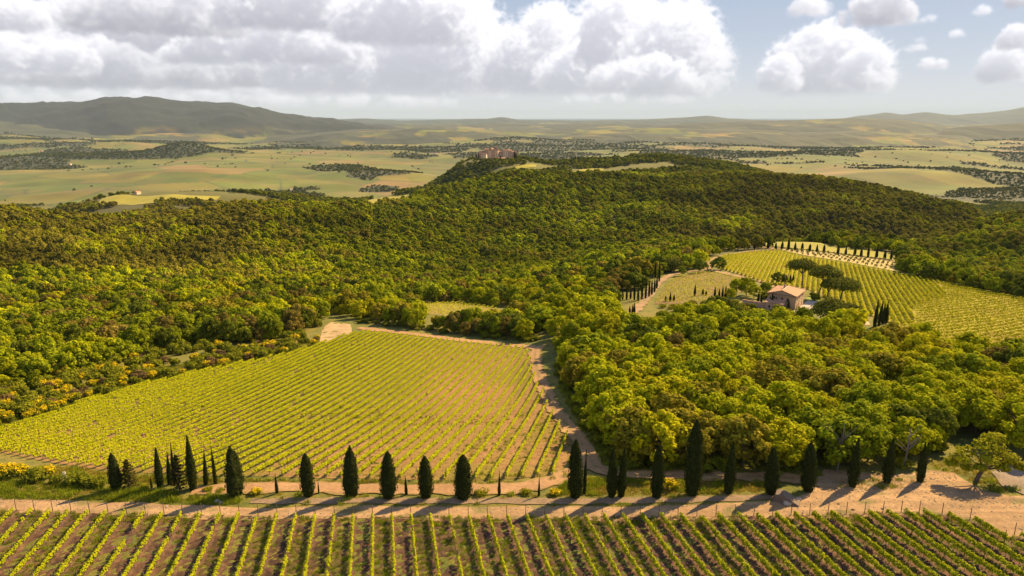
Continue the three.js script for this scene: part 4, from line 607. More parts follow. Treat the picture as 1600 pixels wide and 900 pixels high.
[[1040, 471, 462, 'small dark cypress at the right edge of the pale track'], [1047, 471, 457, 'left one of a pair of cypresses at the foot of the young vines'], [1053, 470, 460, 'right one of a pair of cypresses at the foot of the young vines'], [1085.5, 463, 444, 'single cypress standing alone in the young vines between the pale tracks'], [1098, 461, 451, 'short left cypress below the young vines'], [1103, 462, 454, 'shortest cypress below the young vines'], [1116.5, 464, 448, 'slim cypress left of the tight group of three below the young vines'], [1123, 468, 450, 'left cypress of a tight group of three by the bright tree'], [1128.5, 469, 446, 'middle cypress of a tight group of three by the bright tree'], [1133, 469, 446, 'right cypress of a tight group of three by the bright tree'],
  [1228.5, 437, 429, 'left one of three thin cypresses behind the farmhouse roof'], [1234.5, 442, 428, 'middle one of three thin cypresses behind the farmhouse roof'], [1239, 442, 429, 'right one of three thin cypresses behind the farmhouse roof'], [1366, 512, 467, 'left and tallest of four cypresses by the edge of the right vineyard'], [1373, 509, 470, 'second of four cypresses by the edge of the right vineyard'], [1379, 506, 474, 'third of four cypresses by the edge of the right vineyard'], [1384, 505, 470.5, 'right one of four cypresses by the edge of the right vineyard'], [1351, 506, 492, 'short cypress beside the bare earth near the flat pines']].forEach(([x, f, t, l]) => cypress(x, f, t, x > 1360 && x < 1390 ? 7 : 4.6, 'spindle', l, undefined, 150, true));

// ================================================================ the farmhouse
const plaster = new THREE.MeshStandardMaterial({ color: C(0.52, 0.36, 0.235), roughness: 0.95, map: grainFine, bumpMap: grainFine, bumpScale: 0.03, name: 'stone_wall' }), plaster2 = plaster.clone(); plaster2.color = C(0.58, 0.38, 0.29);
const tileMat = new THREE.MeshStandardMaterial({ color: C(0.44, 0.245, 0.155), roughness: 0.9, map: grainFine, name: 'roof_tiles' }), darkGlass = new THREE.MeshStandardMaterial({ color: C(0.03, 0.03, 0.035), roughness: 0.25, name: 'window_glass' }), frameMat = new THREE.MeshStandardMaterial({ color: C(0.22, 0.13, 0.08), roughness: 0.8, name: 'wood' });
const bx = (w, h, d, x = 0, y = 0, z = 0) => { const g = new THREE.BoxGeometry(w, h, d); g.translate(x, y, z); const p = g.attributes.position, uv = g.attributes.uv; for (let i = 0; i < p.count; i++) uv.setXY(i, (p.getX(i) + p.getZ(i)) / 3, p.getY(i) / 3); return g; };
function wallWithHoles(w, h, gable, holes, thick) {            // a wall in the xy plane, holes [x, y, w, h]
  const s = new THREE.Shape(); s.moveTo(-w / 2, 0); s.lineTo(w / 2, 0); s.lineTo(w / 2, h); if (gable) s.lineTo(0, h + gable); s.lineTo(-w / 2, h); s.closePath();
  for (const [x, y, a, b, arch] of holes) { const p = new THREE.Path(); p.moveTo(x - a / 2, y); p.lineTo(x - a / 2, y + b); if (arch) p.absarc(x, y + b, a / 2, Math.PI, 0, true); else p.lineTo(x + a / 2, y + b); p.lineTo(x + a / 2, y); p.closePath(); s.holes.push(p); }
  const g = new THREE.ExtrudeGeometry(s, { depth: thick, bevelEnabled: false, curveSegments: 6 }), uv = g.attributes.uv; for (let i = 0; i < uv.count; i++) uv.setXY(i, uv.getX(i) / 3, uv.getY(i) / 3); return g;
}
function pantile(w, d, rows) {                                 // rows of half-round tiles running down a slope of w by d (x across, z down)
  const pos = [], idx = [], uv = [], n = rows * 6, m = Math.max(2, Math.round(d / 0.8)); for (let j = 0; j <= m; j++) for (let i = 0; i <= n; i++) { pos.push(-w / 2 + w * i / n, 0.075 * Math.abs(Math.sin(i / 6 * Math.PI)) + 0.03 * noise3(i * 0.3, j, 4) - (j % 2 ? 0 : 0.02), d * j / m); uv.push(w * i / n / 3, d * j / m / 3); }
  for (let j = 0; j < m; j++) for (let i = 0; i < n; i++) { const a = j * (n + 1) + i, b = a + n + 1; idx.push(a, b, a + 1, a + 1, b, b + 1); } const g = geoOf(pos, idx, null, uv); g.computeVertexNormals(); return g;
}
{
  const corner = ground(1242, 484, 150), yaw = 36 * rad, W = 10.2, L = 12.5, EH = 6.0, GH = 1.55;   // gable width, length, eaves, gable rise
  const house = thing('farmhouse', corner, 'old stone farmhouse with a tiled hip roof below the umbrella pines', 'house', null, -yaw);
  // own axes: front gable in the plane z = 0 from x = -W to 0, length along -z
  const mid = -W / 2, part = (name, geo, mat, pos, turn = 0, parent = house) => { const m = mesh(name, geo, mat, parent); m.position.set(...pos); m.rotation.y = turn; return m; };
  const gableHoles = [[-2.9, 3.6, 0.9, 1.3], [0.1, 3.7, 0.8, 1.1], [2.2, 3.3, 0.95, 1.5], [2.6, 0.1, 1.2, 2.1, 1]], sideHoles = [[-4, 3.6, 0.8, 1.25], [-0.6, 3.6, 0.85, 1.25], [3.7, 3.6, 0.8, 1.25], [-3.9, 0.2, 1.1, 1.7, 1], [-1.6, 0.1, 1.3, 1.9, 1], [3.4, 0.2, 0.9, 1.9]];
  part('wall', wallWithHoles(W, EH, GH, gableHoles, 0.4), plaster, [mid, -0.8, -0.4]);
  part('wall', wallWithHoles(L, EH, 0, sideHoles, 0.4), plaster, [-0.4, -0.8, -L / 2], Math.PI / 2);
  part('wall', wallWithHoles(L, EH, 0, [], 0.4), plaster, [-W + 0.4, -0.8, -L / 2], -Math.PI / 2);
  part('wall', wallWithHoles(W - 0.84, EH, 0, [], 0.4), plaster, [mid, -0.8, -L + 0.42]);
  const win = (hs, put, turn, pane) => hs.forEach(([x, y, a, b, arch]) => { const big = b > 1.6, g = new THREE.Group(); g.name = big ? 'door' : 'window'; house.add(g); const [wx, wz] = put(x); g.position.set(wx, y - 0.8, wz); g.rotation.y = turn; mesh(big ? 'door_leaf' : 'pane', bx(a, b + (arch ? a / 2 : 0), 0.06, 0, (b + (arch ? a / 2 : 0)) / 2, -0.24), big ? frameMat : darkGlass, g); if (!big) { mesh('frame', mergeGeometries([bx(0.09, b, 0.1, -a / 2 + 0.045, b / 2, -0.16), bx(0.09, b, 0.1, a / 2 - 0.045, b / 2, -0.16), bx(0.07, b, 0.08, 0, b / 2, -0.15), bx(a - 0.18, 0.08, 0.1, 0, b - 0.04, -0.16)]), frameMat, g); mesh('sill', bx(a + 0.3, 0.1, 0.34, 0, -0.055, 0.02), M.stone, g); } });
  win(gableHoles, (x) => [mid + x, 0], 0); win(sideHoles, (x) => [0, -L / 2 - x], Math.PI / 2);
  // roof: two slopes and a hip at the far end
  const ov = 0.45, rise = GH, hipBack = 4, slope = (pts, name) => { const n = 22, m = 10, pos = [], idx = [], uv = []; for (let j = 0; j <= m; j++) for (let i = 0; i <= n * 2; i++) { const u = i / (2 * n), v = j / m, a = pts[0].clone().lerp(pts[1], u), b = pts[3].clone().lerp(pts[2], u), p = a.lerp(b, v); p.y += (i & 1 ? 0.09 : 0) + 0.05 * noise3(i * 0.5, j * 0.9, 7) + (j & 1 ? 0.015 : 0); pos.push(p.x, p.y, p.z); uv.push(u * 4, v * 2); } for (let j = 0; j < m; j++) for (let i = 0; i < 2 * n; i++) { const a = j * (2 * n + 1) + i, b = a + 2 * n + 1; idx.push(a, b, a + 1, a + 1, b, b + 1); } const g = geoOf(pos, idx, null, uv); g.computeVertexNormals(); return g; };
  const e = EH - 0.8, yR = e + rise + 0.16, yE = e - ov * rise / (W / 2) + 0.16, r0 = V3(mid, yR, 0.5), r1 = V3(mid, yR, -L + hipBack), fl = V3(-W - ov, yE, 0.5), fr = V3(ov, yE, 0.5), bl = V3(-W - ov, yE, -L - ov), br = V3(ov, yE, -L - ov);
  const roof = part('roof', mergeGeometries([slope([r1, r0, fr, br]), slope([r0, r1, bl, fl])]), tileMat, [0, 0, 0]);
  mesh('roof_hip', slope([r1.clone().add(V3(0, 0.012, -0.01)), r1.clone().add(V3(0.01, 0.012, -0.01)), bl.clone().add(V3(0, 0.012, 0)), br.clone().add(V3(0, 0.012, 0))]), tileMat, roof);
  const cap = (a, b) => { const g = limb(a, b, 0.16, 0.16, 0, 2); return g; };
  mesh('ridge_tiles', mergeGeometries([cap(r0.clone().add(V3(0, 0.06, 0)), r1.clone().add(V3(0, 0.06, 0))), cap(r1.clone().add(V3(0, 0.06, 0)), br.clone().add(V3(0, 0.1, 0)))]), new THREE.MeshStandardMaterial({ color: C(0.55, 0.36, 0.25), roughness: 0.9 }), roof);
  mesh('soffit', mergeGeometries([bx(W + 2 * ov, 0.1, L + ov + 0.5, mid, yE - 0.12, (0.5 - L - ov) / 2)]), frameMat, roof);
  const ch = part('chimney', mergeGeometries([bx(0.7, 1.5, 0.7, 0, 0.2, 0), bx(0.9, 0.14, 0.9, 0, 1.02, 0)]), plaster, [mid - 0.7, yR - 0.2, -5.5]); mesh('chimney_pot', bx(0.5, 0.3, 0.5, 0, 1.25, 0), tileMat, ch);
  // the low annexe before the gable
  const ax = thing('outbuilding', house.localToWorld(V3(-6.7, 0, 3.2)), 'low pinkish annexe with a lean-to roof before the farmhouse gable', 'building', null, -yaw); ax.position.y = H(ax.position.x, ax.position.z);
  const base = corner.y - ax.position.y, AW = 6.4, AD = 3.4; const ap = (name, geo, mat, pos, turn = 0) => { const m = mesh(name, geo, mat, ax); m.position.set(...pos); m.rotation.y = turn; return m; };
  ap('wall', mergeGeometries([wallWithHoles(AW, 3.2 + base, 0, [[1.9, 1.2 + base, 0.8, 1.1], [-1.5, 1.2 + base, 0.7, 1]], 0.3)]), plaster2, [0, -0.6, 1.4]); ap('wall', wallWithHoles(AD, 3.2 + base, 0, [[0, 0.6 + base, 0.9, 1.9]], 0.3), plaster2, [AW / 2 - 0.3, -0.6, 0], Math.PI / 2); ap('wall', wallWithHoles(AD, 3.2 + base, 0, [], 0.3), plaster2, [-AW / 2 + 0.3, -0.6, 0], -Math.PI / 2);
  for (const x of [1.9, -1.5]) ap('window', bx(0.78, 1.1, 0.06, 0, 0.55, 0), darkGlass, [x, 0.6 + base, 1.5]);
  ap('door', bx(0.88, 1.9, 0.06, 0, 0.95, 0), frameMat, [AW / 2 - 0.2, base, 0], Math.PI / 2);
  const rf = ap('roof', slope([V3(-AW / 2 - 0.3, 0.9, -1.9), V3(AW / 2 + 0.3, 0.9, -1.9), V3(AW / 2 + 0.3, 0, 2.1), V3(-AW / 2 - 0.3, 0, 2.1)]), tileMat, [0, 2.65 + base, 0]); rf.rotation.y = 0;
  const gw = thing('garden_wall', house.localToWorld(V3(-14.5, 0, 3.5)), 'pink plastered garden wall between small cypresses left of the farmhouse', 'wall', null, -yaw); gw.position.y = H(gw.position.x, gw.position.z);
  mesh('wall', bx(8.5, 2.6, 0.4, 0, 0.9, 0), plaster2, gw); mesh('coping', bx(8.7, 0.14, 0.56, 0, 2.272, 0), tileMat, gw);
  structure(sheet('paved_yard', outline([[1240, 487], [1250, 479], [1262, 470], [1278, 470], [1274, 482], [1258, 491]], 150), 0.8, 0.1, M.track, (x, z) => mixc([0.42, 0.38, 0.36], [0.50, 0.45, 0.42], clamp(0.5 + fbm2(x, z, 2, 140)))));
  sheet('lawn', outline([[1258, 468], [1266, 461], [1280, 464], [1290, 472], [1280, 476], [1270, 472]], 150), 0.9, 0.08, M.ground, (x, z) => mixc([0.13, 0.19, 0.02], [0.20, 0.23, 0.03], clamp(0.5 + fbm2(x, z, 2, 141))));
  sheet('bare_earth', outline([[1326, 508], [1334, 497], [1352, 497], [1360, 508]], 150), 1, 0.12, M.track, (x, z) => mixc([0.50, 0.34, 0.20], [0.58, 0.42, 0.27], clamp(0.5 + fbm2(x, z, 2, 142))));
  [[1184, 475, 458], [1188.5, 478, 455], [1196, 479, 461], [1202, 481, 462], [1205.5, 482, 458], [1211, 482, 463], [1231, 486, 469]].forEach(([x, f, t], i) => cypress(x, f, t, 4.4, i % 2 ? 'spindle' : 'oval', i === 6 ? 'small round topped cypress at the foot of the farmhouse gable' : `${ORD[i]} small cypress from the left before the annexe of the farmhouse`, undefined, 150, true));
}
// umbrella pines: bent trunks, spreading limbs, flat dark crowns
const PINE = M.needle.clone(); PINE.name = 'pine_needles';
function umbrellaPine(px, foot, top, wide, label, lean, under = 0.30) {
  const p = ground(px, foot, 150), w = (450 - top) / F, topY = CAM_H - p.z * (w * cosP - sinP) / (cosP + w * sinP), h = topY - p.y, R = wide / 2 * (-p.z) / F * 1.03, L = new Leaves(Math.round(px) + 11), r = L.r, g = thing('umbrella_pine', p, label, 'tree', null), T = [], top0 = V3(lean, h * (1 - under), 0);
  T.push(limb(V3(0, -0.5, 0), top0.clone().multiplyScalar(0.98), 0.34, 0.22, -lean * 0.25, 8));
  for (let i = 0; i < 7; i++) { const a = i * 0.9 + r(); T.push(limb(V3(lean * 0.8, h * (1 - under) * 0.8, 0), V3(lean + Math.cos(a) * R * 0.7, h * (0.84 + 0.05 * r()), Math.sin(a) * R * 0.7), 0.16, 0.05, 0.3)); }
  for (let i = 0; i < 26; i++) { const a = i * 2.4, q = Math.sqrt((i + 0.4) / 26), cx = lean + Math.cos(a) * R * 0.82 * q, cz = Math.sin(a) * R * 0.82 * q, cy = h * (1 - under * 0.52) + h * under * 0.42 * (1 - q * q) - 0.3, lr = R * (0.28 + 0.10 * r()), tone_ = 0.75 + 0.5 * r(); for (let j = 0; j < 220; j++) { const u = r() * 6.283, v = r() * 2 - 0.9, s = Math.sqrt(Math.max(0, 1 - clamp(v, -1, 1) ** 2)), f = lr * (0.75 + 0.4 * r()), c = tone_ * (0.7 + 0.6 * r()); L.leaf(cx + Math.cos(u) * s * f, cy + v * f * 0.82, cz + Math.sin(u) * s * f, Math.cos(u) * s + r() - 0.5, v + 0.4, Math.sin(u) * s + r() - 0.5, 0.5 * (0.6 + 0.8 * r()), [0.125 * c, 0.135 * c, 0.014 * c]); } }
  mesh('trunk', mergeGeometries(T), M.bark, g); mesh('crown', L.geo(), PINE, g); return g;
}
umbrellaPine(1254, 450, 407.5, 44, 'umbrella pine with a single dark crown, leftmost behind the farmhouse roof', -1.1, 0.34);
umbrellaPine(1277, 466, 418, 48, 'umbrella pine with a leaning trunk and the widest pale crown, middle of the group', 2.6, 0.34);
umbrellaPine(1291.5, 470, 436, 24, 'small umbrella pine half behind the rightmost one', 0.3, 0.5);
umbrellaPine(1312, 473, 438, 50, 'rightmost umbrella pine on two bare trunks beside the vineyard', 0.9, 0.36);
umbrellaPine(1303, 505, 470, 62, 'low spreading pine with a ragged flat crown right of the paved yard', -1, 0.85);
umbrellaPine(1326, 508, 477, 46, 'low spreading pine beside the bare earth, right of a larger low one', 0.5, 0.8);
umbrellaPine(1053, 424, 405, 34, 'small umbrella pine at the dark wood edge above the bend of the pale track', 0.5, 0.6);
function tree(px, foot, size, toneOf, label, v = 0, from, name = 'broadleaf_tree', tall = 1) { const p = ground(px, foot, from), g = thing(name, p, label, 'tree', null, px * 0.37); g.scale.set(size, size * tall, size); mesh('trunk', TREES[v].trunk, M.bark, g); mesh('crown', TREES[v].crown, TONES[toneOf], g); return g; }
tree(1215, 443, 0.95, 'dark', 'dark round evergreen tree behind the left end of the farmhouse roof', 1, 150, 'round_tree', 0.75);
tree(1226, 444, 0.55, 'dark', 'small dark evergreen beside the round tree behind the farmhouse', 2, 150, 'round_tree', 0.8);
tree(1150, 462, 1.05, 'bright', 'large bright green tree left of the farmhouse, above the group of three cypresses', 3, 150); tree(1166, 462, 1.1, 'bright', 'bright green tree nearest the farmhouse on its left', 4, 150); tree(1178, 466, 0.8, 'bright', 'smaller bright tree between the large one and the garden wall', 5, 150); tree(1196, 460, 0.75, 'green', 'mid green tree at the left corner of the farmhouse', 0, 150); tree(1141, 470, 0.75, 'bright', 'bright bushy tree right of the tight group of three cypresses', 6, 150);

// ================================================================ the old village on its hill
const vWall = [C(0.56, 0.36, 0.23), C(0.66, 0.45, 0.29), C(0.44, 0.28, 0.19), C(0.70, 0.50, 0.34)].map((c) => new THREE.MeshStandardMaterial({ color: c, roughness: 0.95, name: 'village_wall' })), vRoof = [C(0.36, 0.19, 0.12), C(0.27, 0.15, 0.105)].map((c) => new THREE.MeshStandardMaterial({ color: c, roughness: 0.95, name: 'village_roof' }));
function villageHouse(px, base, top, wide, label, n, dist = 1880, cat = 'house', name = 'village_house') {
  const b = at(px, base, dist), t = at(px, top, dist), W = wide * dist / F * 1.02, hh = (t.y - b.y) * (1.3 + 0.25 * (n % 3)), D = W * 0.8, g = thing(name, V3(b.x, b.y, b.z), label, cat, null, (n % 5 - 2) * 0.3), rh = Math.min(hh * 0.4, W * 0.3), s = new THREE.Shape([new THREE.Vector2(-D / 2 - 0.4, 0), new THREE.Vector2(D / 2 + 0.4, 0), new THREE.Vector2(0, rh)]), roof = new THREE.ExtrudeGeometry(s, { depth: W + 0.6, bevelEnabled: false });
  roof.translate(0, 0, -W / 2 - 0.3); roof.rotateY(Math.PI / 2); mesh('wall', bx(W, hh - rh + 9, D, 0, (hh - rh) / 2 - 4.5, 0), vWall[n % 4], g); const r = mesh('roof', roof, vRoof[n % 2], g); r.position.y = hh - rh + 0.03;
  const rows = Math.max(1, Math.round(hh / 5)); for (let j = 0; j < rows; j++) for (let i = 0; i < Math.max(1, Math.round(W / 6)); i++) { const m = mesh('window', bx(1.3, 1.7, 0.14), darkGlass, g); m.position.set(-W / 2 + (i + 0.5) * W / Math.max(1, Math.round(W / 6)), 2.4 + j * 4.2, D / 2 + 0.02); }
}
[[748, 247.5, 241, 7, 'low reddish house at the left end of the village'], [754, 246.5, 239.5, 8, 'broad house second from the left end of the village'], [760.5, 246, 238, 6, 'tall narrow house left of the village church'], [765.5, 246.5, 236.8, 5.4, 'pale house front beside the church'], [770, 245, 236.2, 6, 'house with the highest roof left of the tower'], [776, 244, 237.6, 8, 'long house under the village tower'], [783.5, 244.5, 237.4, 7, 'house right of the tower with a shaded gable'], [790, 244.5, 237.2, 6.5, 'house in the right middle of the village'], [796, 244, 238.2, 6, 'house third from the right end of the village'], [800, 244, 237.6, 4.6, 'narrow house with two chimneys near the right end'], [804.5, 244.2, 239, 5, 'last house at the right end of the village'],
  [757, 248.6, 243.4, 7, 'house standing below the left end of the village'], [772, 253.4, 249.4, 7, 'terraced house below the village trees, left one'], [780, 253, 248.6, 6, 'terraced house below the village trees, middle one'], [786, 252.8, 249, 6.4, 'terraced house below the village trees, right one'], [797, 252.2, 248.6, 9, 'long low building on the terrace right of the terraced houses'], [806, 253, 250.4, 12, 'long low roof at the right foot of the village'], [759, 253.4, 250.4, 3, 'small pale house alone among the trees left of the terraces']].forEach(([x, b, t, w, l], i) => villageHouse(x, b, t, w, l, i, 1880 - (b > 248 ? 30 : 0)));
villageHouse(776, 243, 234.6, 1.7, 'slender square church tower rising above the village roofs', 2, 1885, 'tower', 'church_tower');
villageHouse(780, 261.2, 258, 2.6, 'small bright house alone on the slope below the village', 3, 1790, 'house');
[[744, 248, 240.5], [748, 247, 240], [804, 245, 236.5], [806.5, 245.5, 236.8], [899, 247.5, 243.6], [903, 248, 244.8], [782, 249, 243]].forEach(([x, f, t], i) => { const p = at(x, f, 1868), h = at(x, t, 1868).y - p.y + 6; p.y -= 6; const g = thing('cypress', p, ['dark tree at the left end of the village', 'second dark tree at the left end of the village', 'left one of two dark cypresses at the right end of the village', 'right one of two dark cypresses at the right end of the village', 'tiny cypress on the skyline right of the village, left one', 'tiny cypress on the skyline right of the village, right one', 'dark cypress among the houses below the village tower'][i], 'tree'); g.scale.set(1.9, h / 7.4, 1.9); mesh('foliage', CG.oval[0], CYP, g); });
{ // belt of dark trees under the houses
  const list = [], r = rng(64); for (let i = 0; i < 120; i++) { const x = 742 + 68 * r(), p = at(x, 249 + 4 * r(), 1858 - 22 * r()); p.y = H(p.x, p.z) - 1; list.push({ g: p, q: r(), k: r(), kind: r() < 0.7 ? 'dark' : 'green', size: 0.75, shade: 0.7 }); } for (let i = 0; i < 60; i++) { const x = 738 + 80 * r(), p = at(x, 255 + 6 * r(), 1822 - 20 * r()); p.y = H(p.x, p.z); list.push({ g: p, q: r(), k: r(), kind: r() < 0.6 ? 'dark' : 'olive', size: 0.8, shade: 0.8 }); } wood('village_trees', 'belt of dark trees under the village houses', list, TINYTREES);
}
// farms far out in the valley, a few pixels each
[[679, 241.5, 'tiny white farmhouse in the valley left of the village'], [351, 222, 'tiny white farmhouse on the lower slope of the mountain'], [64, 238, 'tiny pale farmhouse at the left below the mountain'], [110, 258, 'tiny farmhouse on a green field at the left'], [385, 252, 'tiny dark roofed farmhouse in the middle of the left fields'], [1160, 233, 'tiny pale farmhouse right of the village hill in the valley'], [1364, 225, 'tiny white farm buildings beyond the right hand fields'], [1566, 244, 'tiny pink farmhouse on the yellow field at the right edge'], [455, 297, 'tiny pale building on the valley floor behind the left ridge'], [215, 303.5, 'tiny farmhouse on the crest behind the left ridge']].forEach(([x, y, l], i) => { const p = ground(x, y, 1000), d = -p.z, k = clamp(d / 3500, 0.8, 3), g = thing('valley_farmhouse', p, l, 'house', null, i * 0.5), m = new THREE.Shape([new THREE.Vector2(-5 * k, 0), new THREE.Vector2(5 * k, 0), new THREE.Vector2(0, 2.4 * k)]), r = new THREE.ExtrudeGeometry(m, { depth: 16 * k, bevelEnabled: false }); r.translate(0, 0, -8 * k); r.rotateY(Math.PI / 2); mesh('wall', bx(15 * k, 6 * k + 6, 9 * k, 0, 3 * k - 3, 0), new THREE.MeshStandardMaterial({ color: i % 2 ? C(0.55, 0.42, 0.33) : C(0.75, 0.70, 0.62), roughness: 0.9 }), g); mesh('roof', r, vRoof[0], g).position.y = 6 * k + 0.03; });

// ================================================================ shrubs, broom, grass and small things near the road
function bushGeo(seed, R, h, n, size, cols) { const L = new Leaves(seed), r = L.r; for (let b = 0; b < 9; b++) { const a = b * 2.4, q = Math.sqrt(b / 9) * R * 0.7, cx = Math.cos(a) * q, cz = Math.sin(a) * q, lr = R * (0.35 + 0.2 * r()), cy = Math.max(lr * 0.5, h * (0.35 + 0.4 * r())); for (let i = 0; i < n / 9; i++) { const u = r() * 6.283, v = r() * 1.7 - 0.7, s = Math.sqrt(1 - v * v), f = lr * (0.75 + 0.4 * r()), y = cy + v * f * (h / R) * 0.8, t = y / h, c = cols[t > 0.5 + 0.6 * r() ? 1 : 0], k = 0.7 + 0.6 * r(); L.leaf(cx + Math.cos(u) * s * f, Math.max(0.05, y), cz + Math.sin(u) * s * f, Math.cos(u) * s + r() - 0.5, v + 0.5, Math.sin(u) * s + r() - 0.5, size * (0.6 + 0.8 * r()), [c[0] * k, c[1] * k, c[2] * k]); } } return L.geo(); }
const GREENB = [0.19, 0.205, 0.010], YEL = [0.60, 0.44, 0.008], DGREEN = [0.11, 0.125, 0.010];
const BROOM = [0, 1, 2].map((i) => bushGeo(600 + i, 1.3, 1.7, 620, 0.28, [GREENB, YEL])), SCRUB = [0, 1, 2].map((i) => bushGeo(620 + i, 1.3, 1.5, 520, 0.32, [DGREEN, GREENB])), LOWSH = [0, 1].map((i) => bushGeo(640 + i, 1.2, 0.9, 420, 0.22, [GREENB, [0.26, 0.235, 0.012]])), BROWNB = [0, 1].map((i) => bushGeo(660 + i, 1.3, 1.5, 420, 0.3, [[0.10, 0.07, 0.03], [0.17, 0.115, 0.045]]));
function bush(name, geo, px, py, s, label, cat, group, from, tall = 1) { const p = ground(px, py, from), m = mesh(name, geo, M.leaf); m.position.copy(p); m.scale.set(s, s * tall, s); m.rotation.y = px * 0.7; tag(m, label, cat, group); return m; }
[[4, 748, 1.25, 'large yellow broom bush cut by the left edge of the picture'], [20, 746, 1.2, 'yellow broom bush second from the left edge'], [36, 744, 1.0, 'yellow broom bush third from the left edge, beside a green shrub'], [77, 745, 0.95, 'yellow broom bush right of the green shrub near the left edge'], [1047, 764, 0.95, 'orange yellow broom bush right beside a cypress before the wood']].forEach(([x, y, s, l], i) => bush('broom_bush', BROOM[i % 3], x, y, s, l, 'bush', null));
[[401, 772, 0.7, 'low yellow broom bush between a three tipped cypress and a sapling'], [868, 773, 0.75, 'low rounded yellow bush left of the cypress at the track'], [822, 772, 0.85, 'low yellow green bush left of the smallest sapling'], [752, 773, 1.0, 'yellow green shrub at the right foot of a blunt cypress'], [225, 764, 0.75, 'low yellow shrub right of the leftmost cypress'], [345, 768, 0.6, 'low green shrub left of the three tipped cypress'], [325, 767, 0.7, 'low shrub under the two thin cypresses'], [1005, 757, 0.8, 'dim shrub in the grass behind the cypresses at the bend']].forEach(([x, y, s, l], i) => bush('low_shrub', i < 2 ? BROOM[i] : LOWSH[i % 2], x, y, s, l, 'bush', null, undefined, i < 2 ? 0.7 : 1));
[[57, 752, 1.35, 'tall green shrub between two yellow broom bushes at the left'], [112, 757, 1.0, 'green shrub beside the white flower spike'], [124, 755, 1.1, 'brownish green shrub right of the white flower spike'], [140, 759, 1.1, 'green shrub in the hedge left of the leftmost cypress'], [155, 760, 0.9, 'low green shrub at the left foot of the leftmost cypress'], [88, 754, 0.8, 'low green shrub left of the white flower spike'], [1409, 728, 1.5, 'small bright green bush beside a cypress at the wood edge'], [1100, 738, 1.1, 'dim green shrub at the foot of the dark wood, behind the tallest cypress'], [1035, 735, 1.0, 'dim green shrub at the wood edge behind the broom bush'], [990, 730, 1.3, 'green shrub at the wood edge where the curved track bends']].forEach(([x, y, s, l], i) => bush('shrub', i === 6 ? LOWSH[0] : SCRUB[i % 3], x, y, s, l, 'bush', null));
{ // broom and scrub along the upper edge of the large vineyard
  const edge = [[-40, 668], [0, 655], [60, 643], [130, 620], [200, 598], [300, 574], [385, 558], [450, 545], [497, 530]], r = rng(71), R2 = rng(72);
  for (let i = 0; i < 380; i++) {
    const t = r() * (edge.length - 1), k = Math.floor(t), f = t - k, off = -8 + 70 * r() ** 1.2 * (1 - 0.045 * t), px = lerp(edge[k][0], edge[k + 1][0], f), py = lerp(edge[k][1], edge[k + 1][1], f) - off; if (px < -20) continue;
    const g = ground(px, py); if (inFields(g.x, g.z)) continue; const c = r(), s = 0.8 + 0.9 * R2(), spot = `${off < 12 ? 'on' : off < 30 ? 'just behind' : 'well behind'} the upper vineyard edge, ${px < 60 ? 'left picture edge' : px < 120 ? 'above the left broom' : px < 200 ? 'above the leftmost cypress' : px < 300 ? 'above the slim cypresses' : px < 400 ? 'above the three tipped cypress' : 'near the bare earth'}`, sz = s > 1.35 ? 'large' : s < 1.05 ? 'small' : 'medium';
    if (c < 0.3) bush('broom_bush', BROOM[i % 3], px, py, s * 0.82, `${sz} yellow broom bush ${spot}`, 'bush', `${sz} broom bushes ${spot}`, undefined, 1.05);
    else if (c < 0.82) bush('shrub', SCRUB[i % 3], px, py, s * 1.15, `${sz} green shrub ${spot}`, 'bush', `${sz} green shrubs ${spot}`, undefined, 1.1);
    else bush('dry_shrub', BROWNB[i % 2], px, py, s, `${sz} brown shrub ${spot}`, 'bush', `${sz} brown shrubs ${spot}`);
  }
  const edge2 = [[560, 507], [640, 517], [720, 527], [800, 536], [850, 537]], e3 = [[862, 560], [868, 590], [880, 620], [900, 655], [925, 690], [948, 718], [1000, 728], [1060, 733], [1150, 738], [1230, 736], [1300, 728], [1400, 716], [1470, 704]];
  for (let i = 0; i < 90; i++) { const e = i < 34 ? edge2 : e3, t = r() * (e.length - 1), k = Math.floor(t), f = t - k, px = lerp(e[k][0], e[k + 1][0], f) + (e === e3 ? 3 + 8 * r() : 0), py = lerp(e[k][1], e[k + 1][1], f) - 2 - 5 * r(); const say = e === e3 ? (py < 700 ? `shrub under the right wood by the ${py < 600 ? 'upper' : py < 650 ? 'middle' : 'lower'} part of the curved track` : `shrub under the front of the right wood behind ${MARKS.reduce((a, b) => (Math.abs(b[0] - px) < Math.abs(a[0] - px) ? b : a))[1]}`) : `shrub behind the far track, ${px < 600 ? 'beside the bare earth' : px < 660 ? 'right of the bare earth' : px < 720 ? 'left of its middle' : px < 790 ? 'right of its middle' : 'by the curved track'}`; bush('shrub', SCRUB[i % 3], px, py, 0.7 + 0.7 * r(), say, 'bush', say); }
}
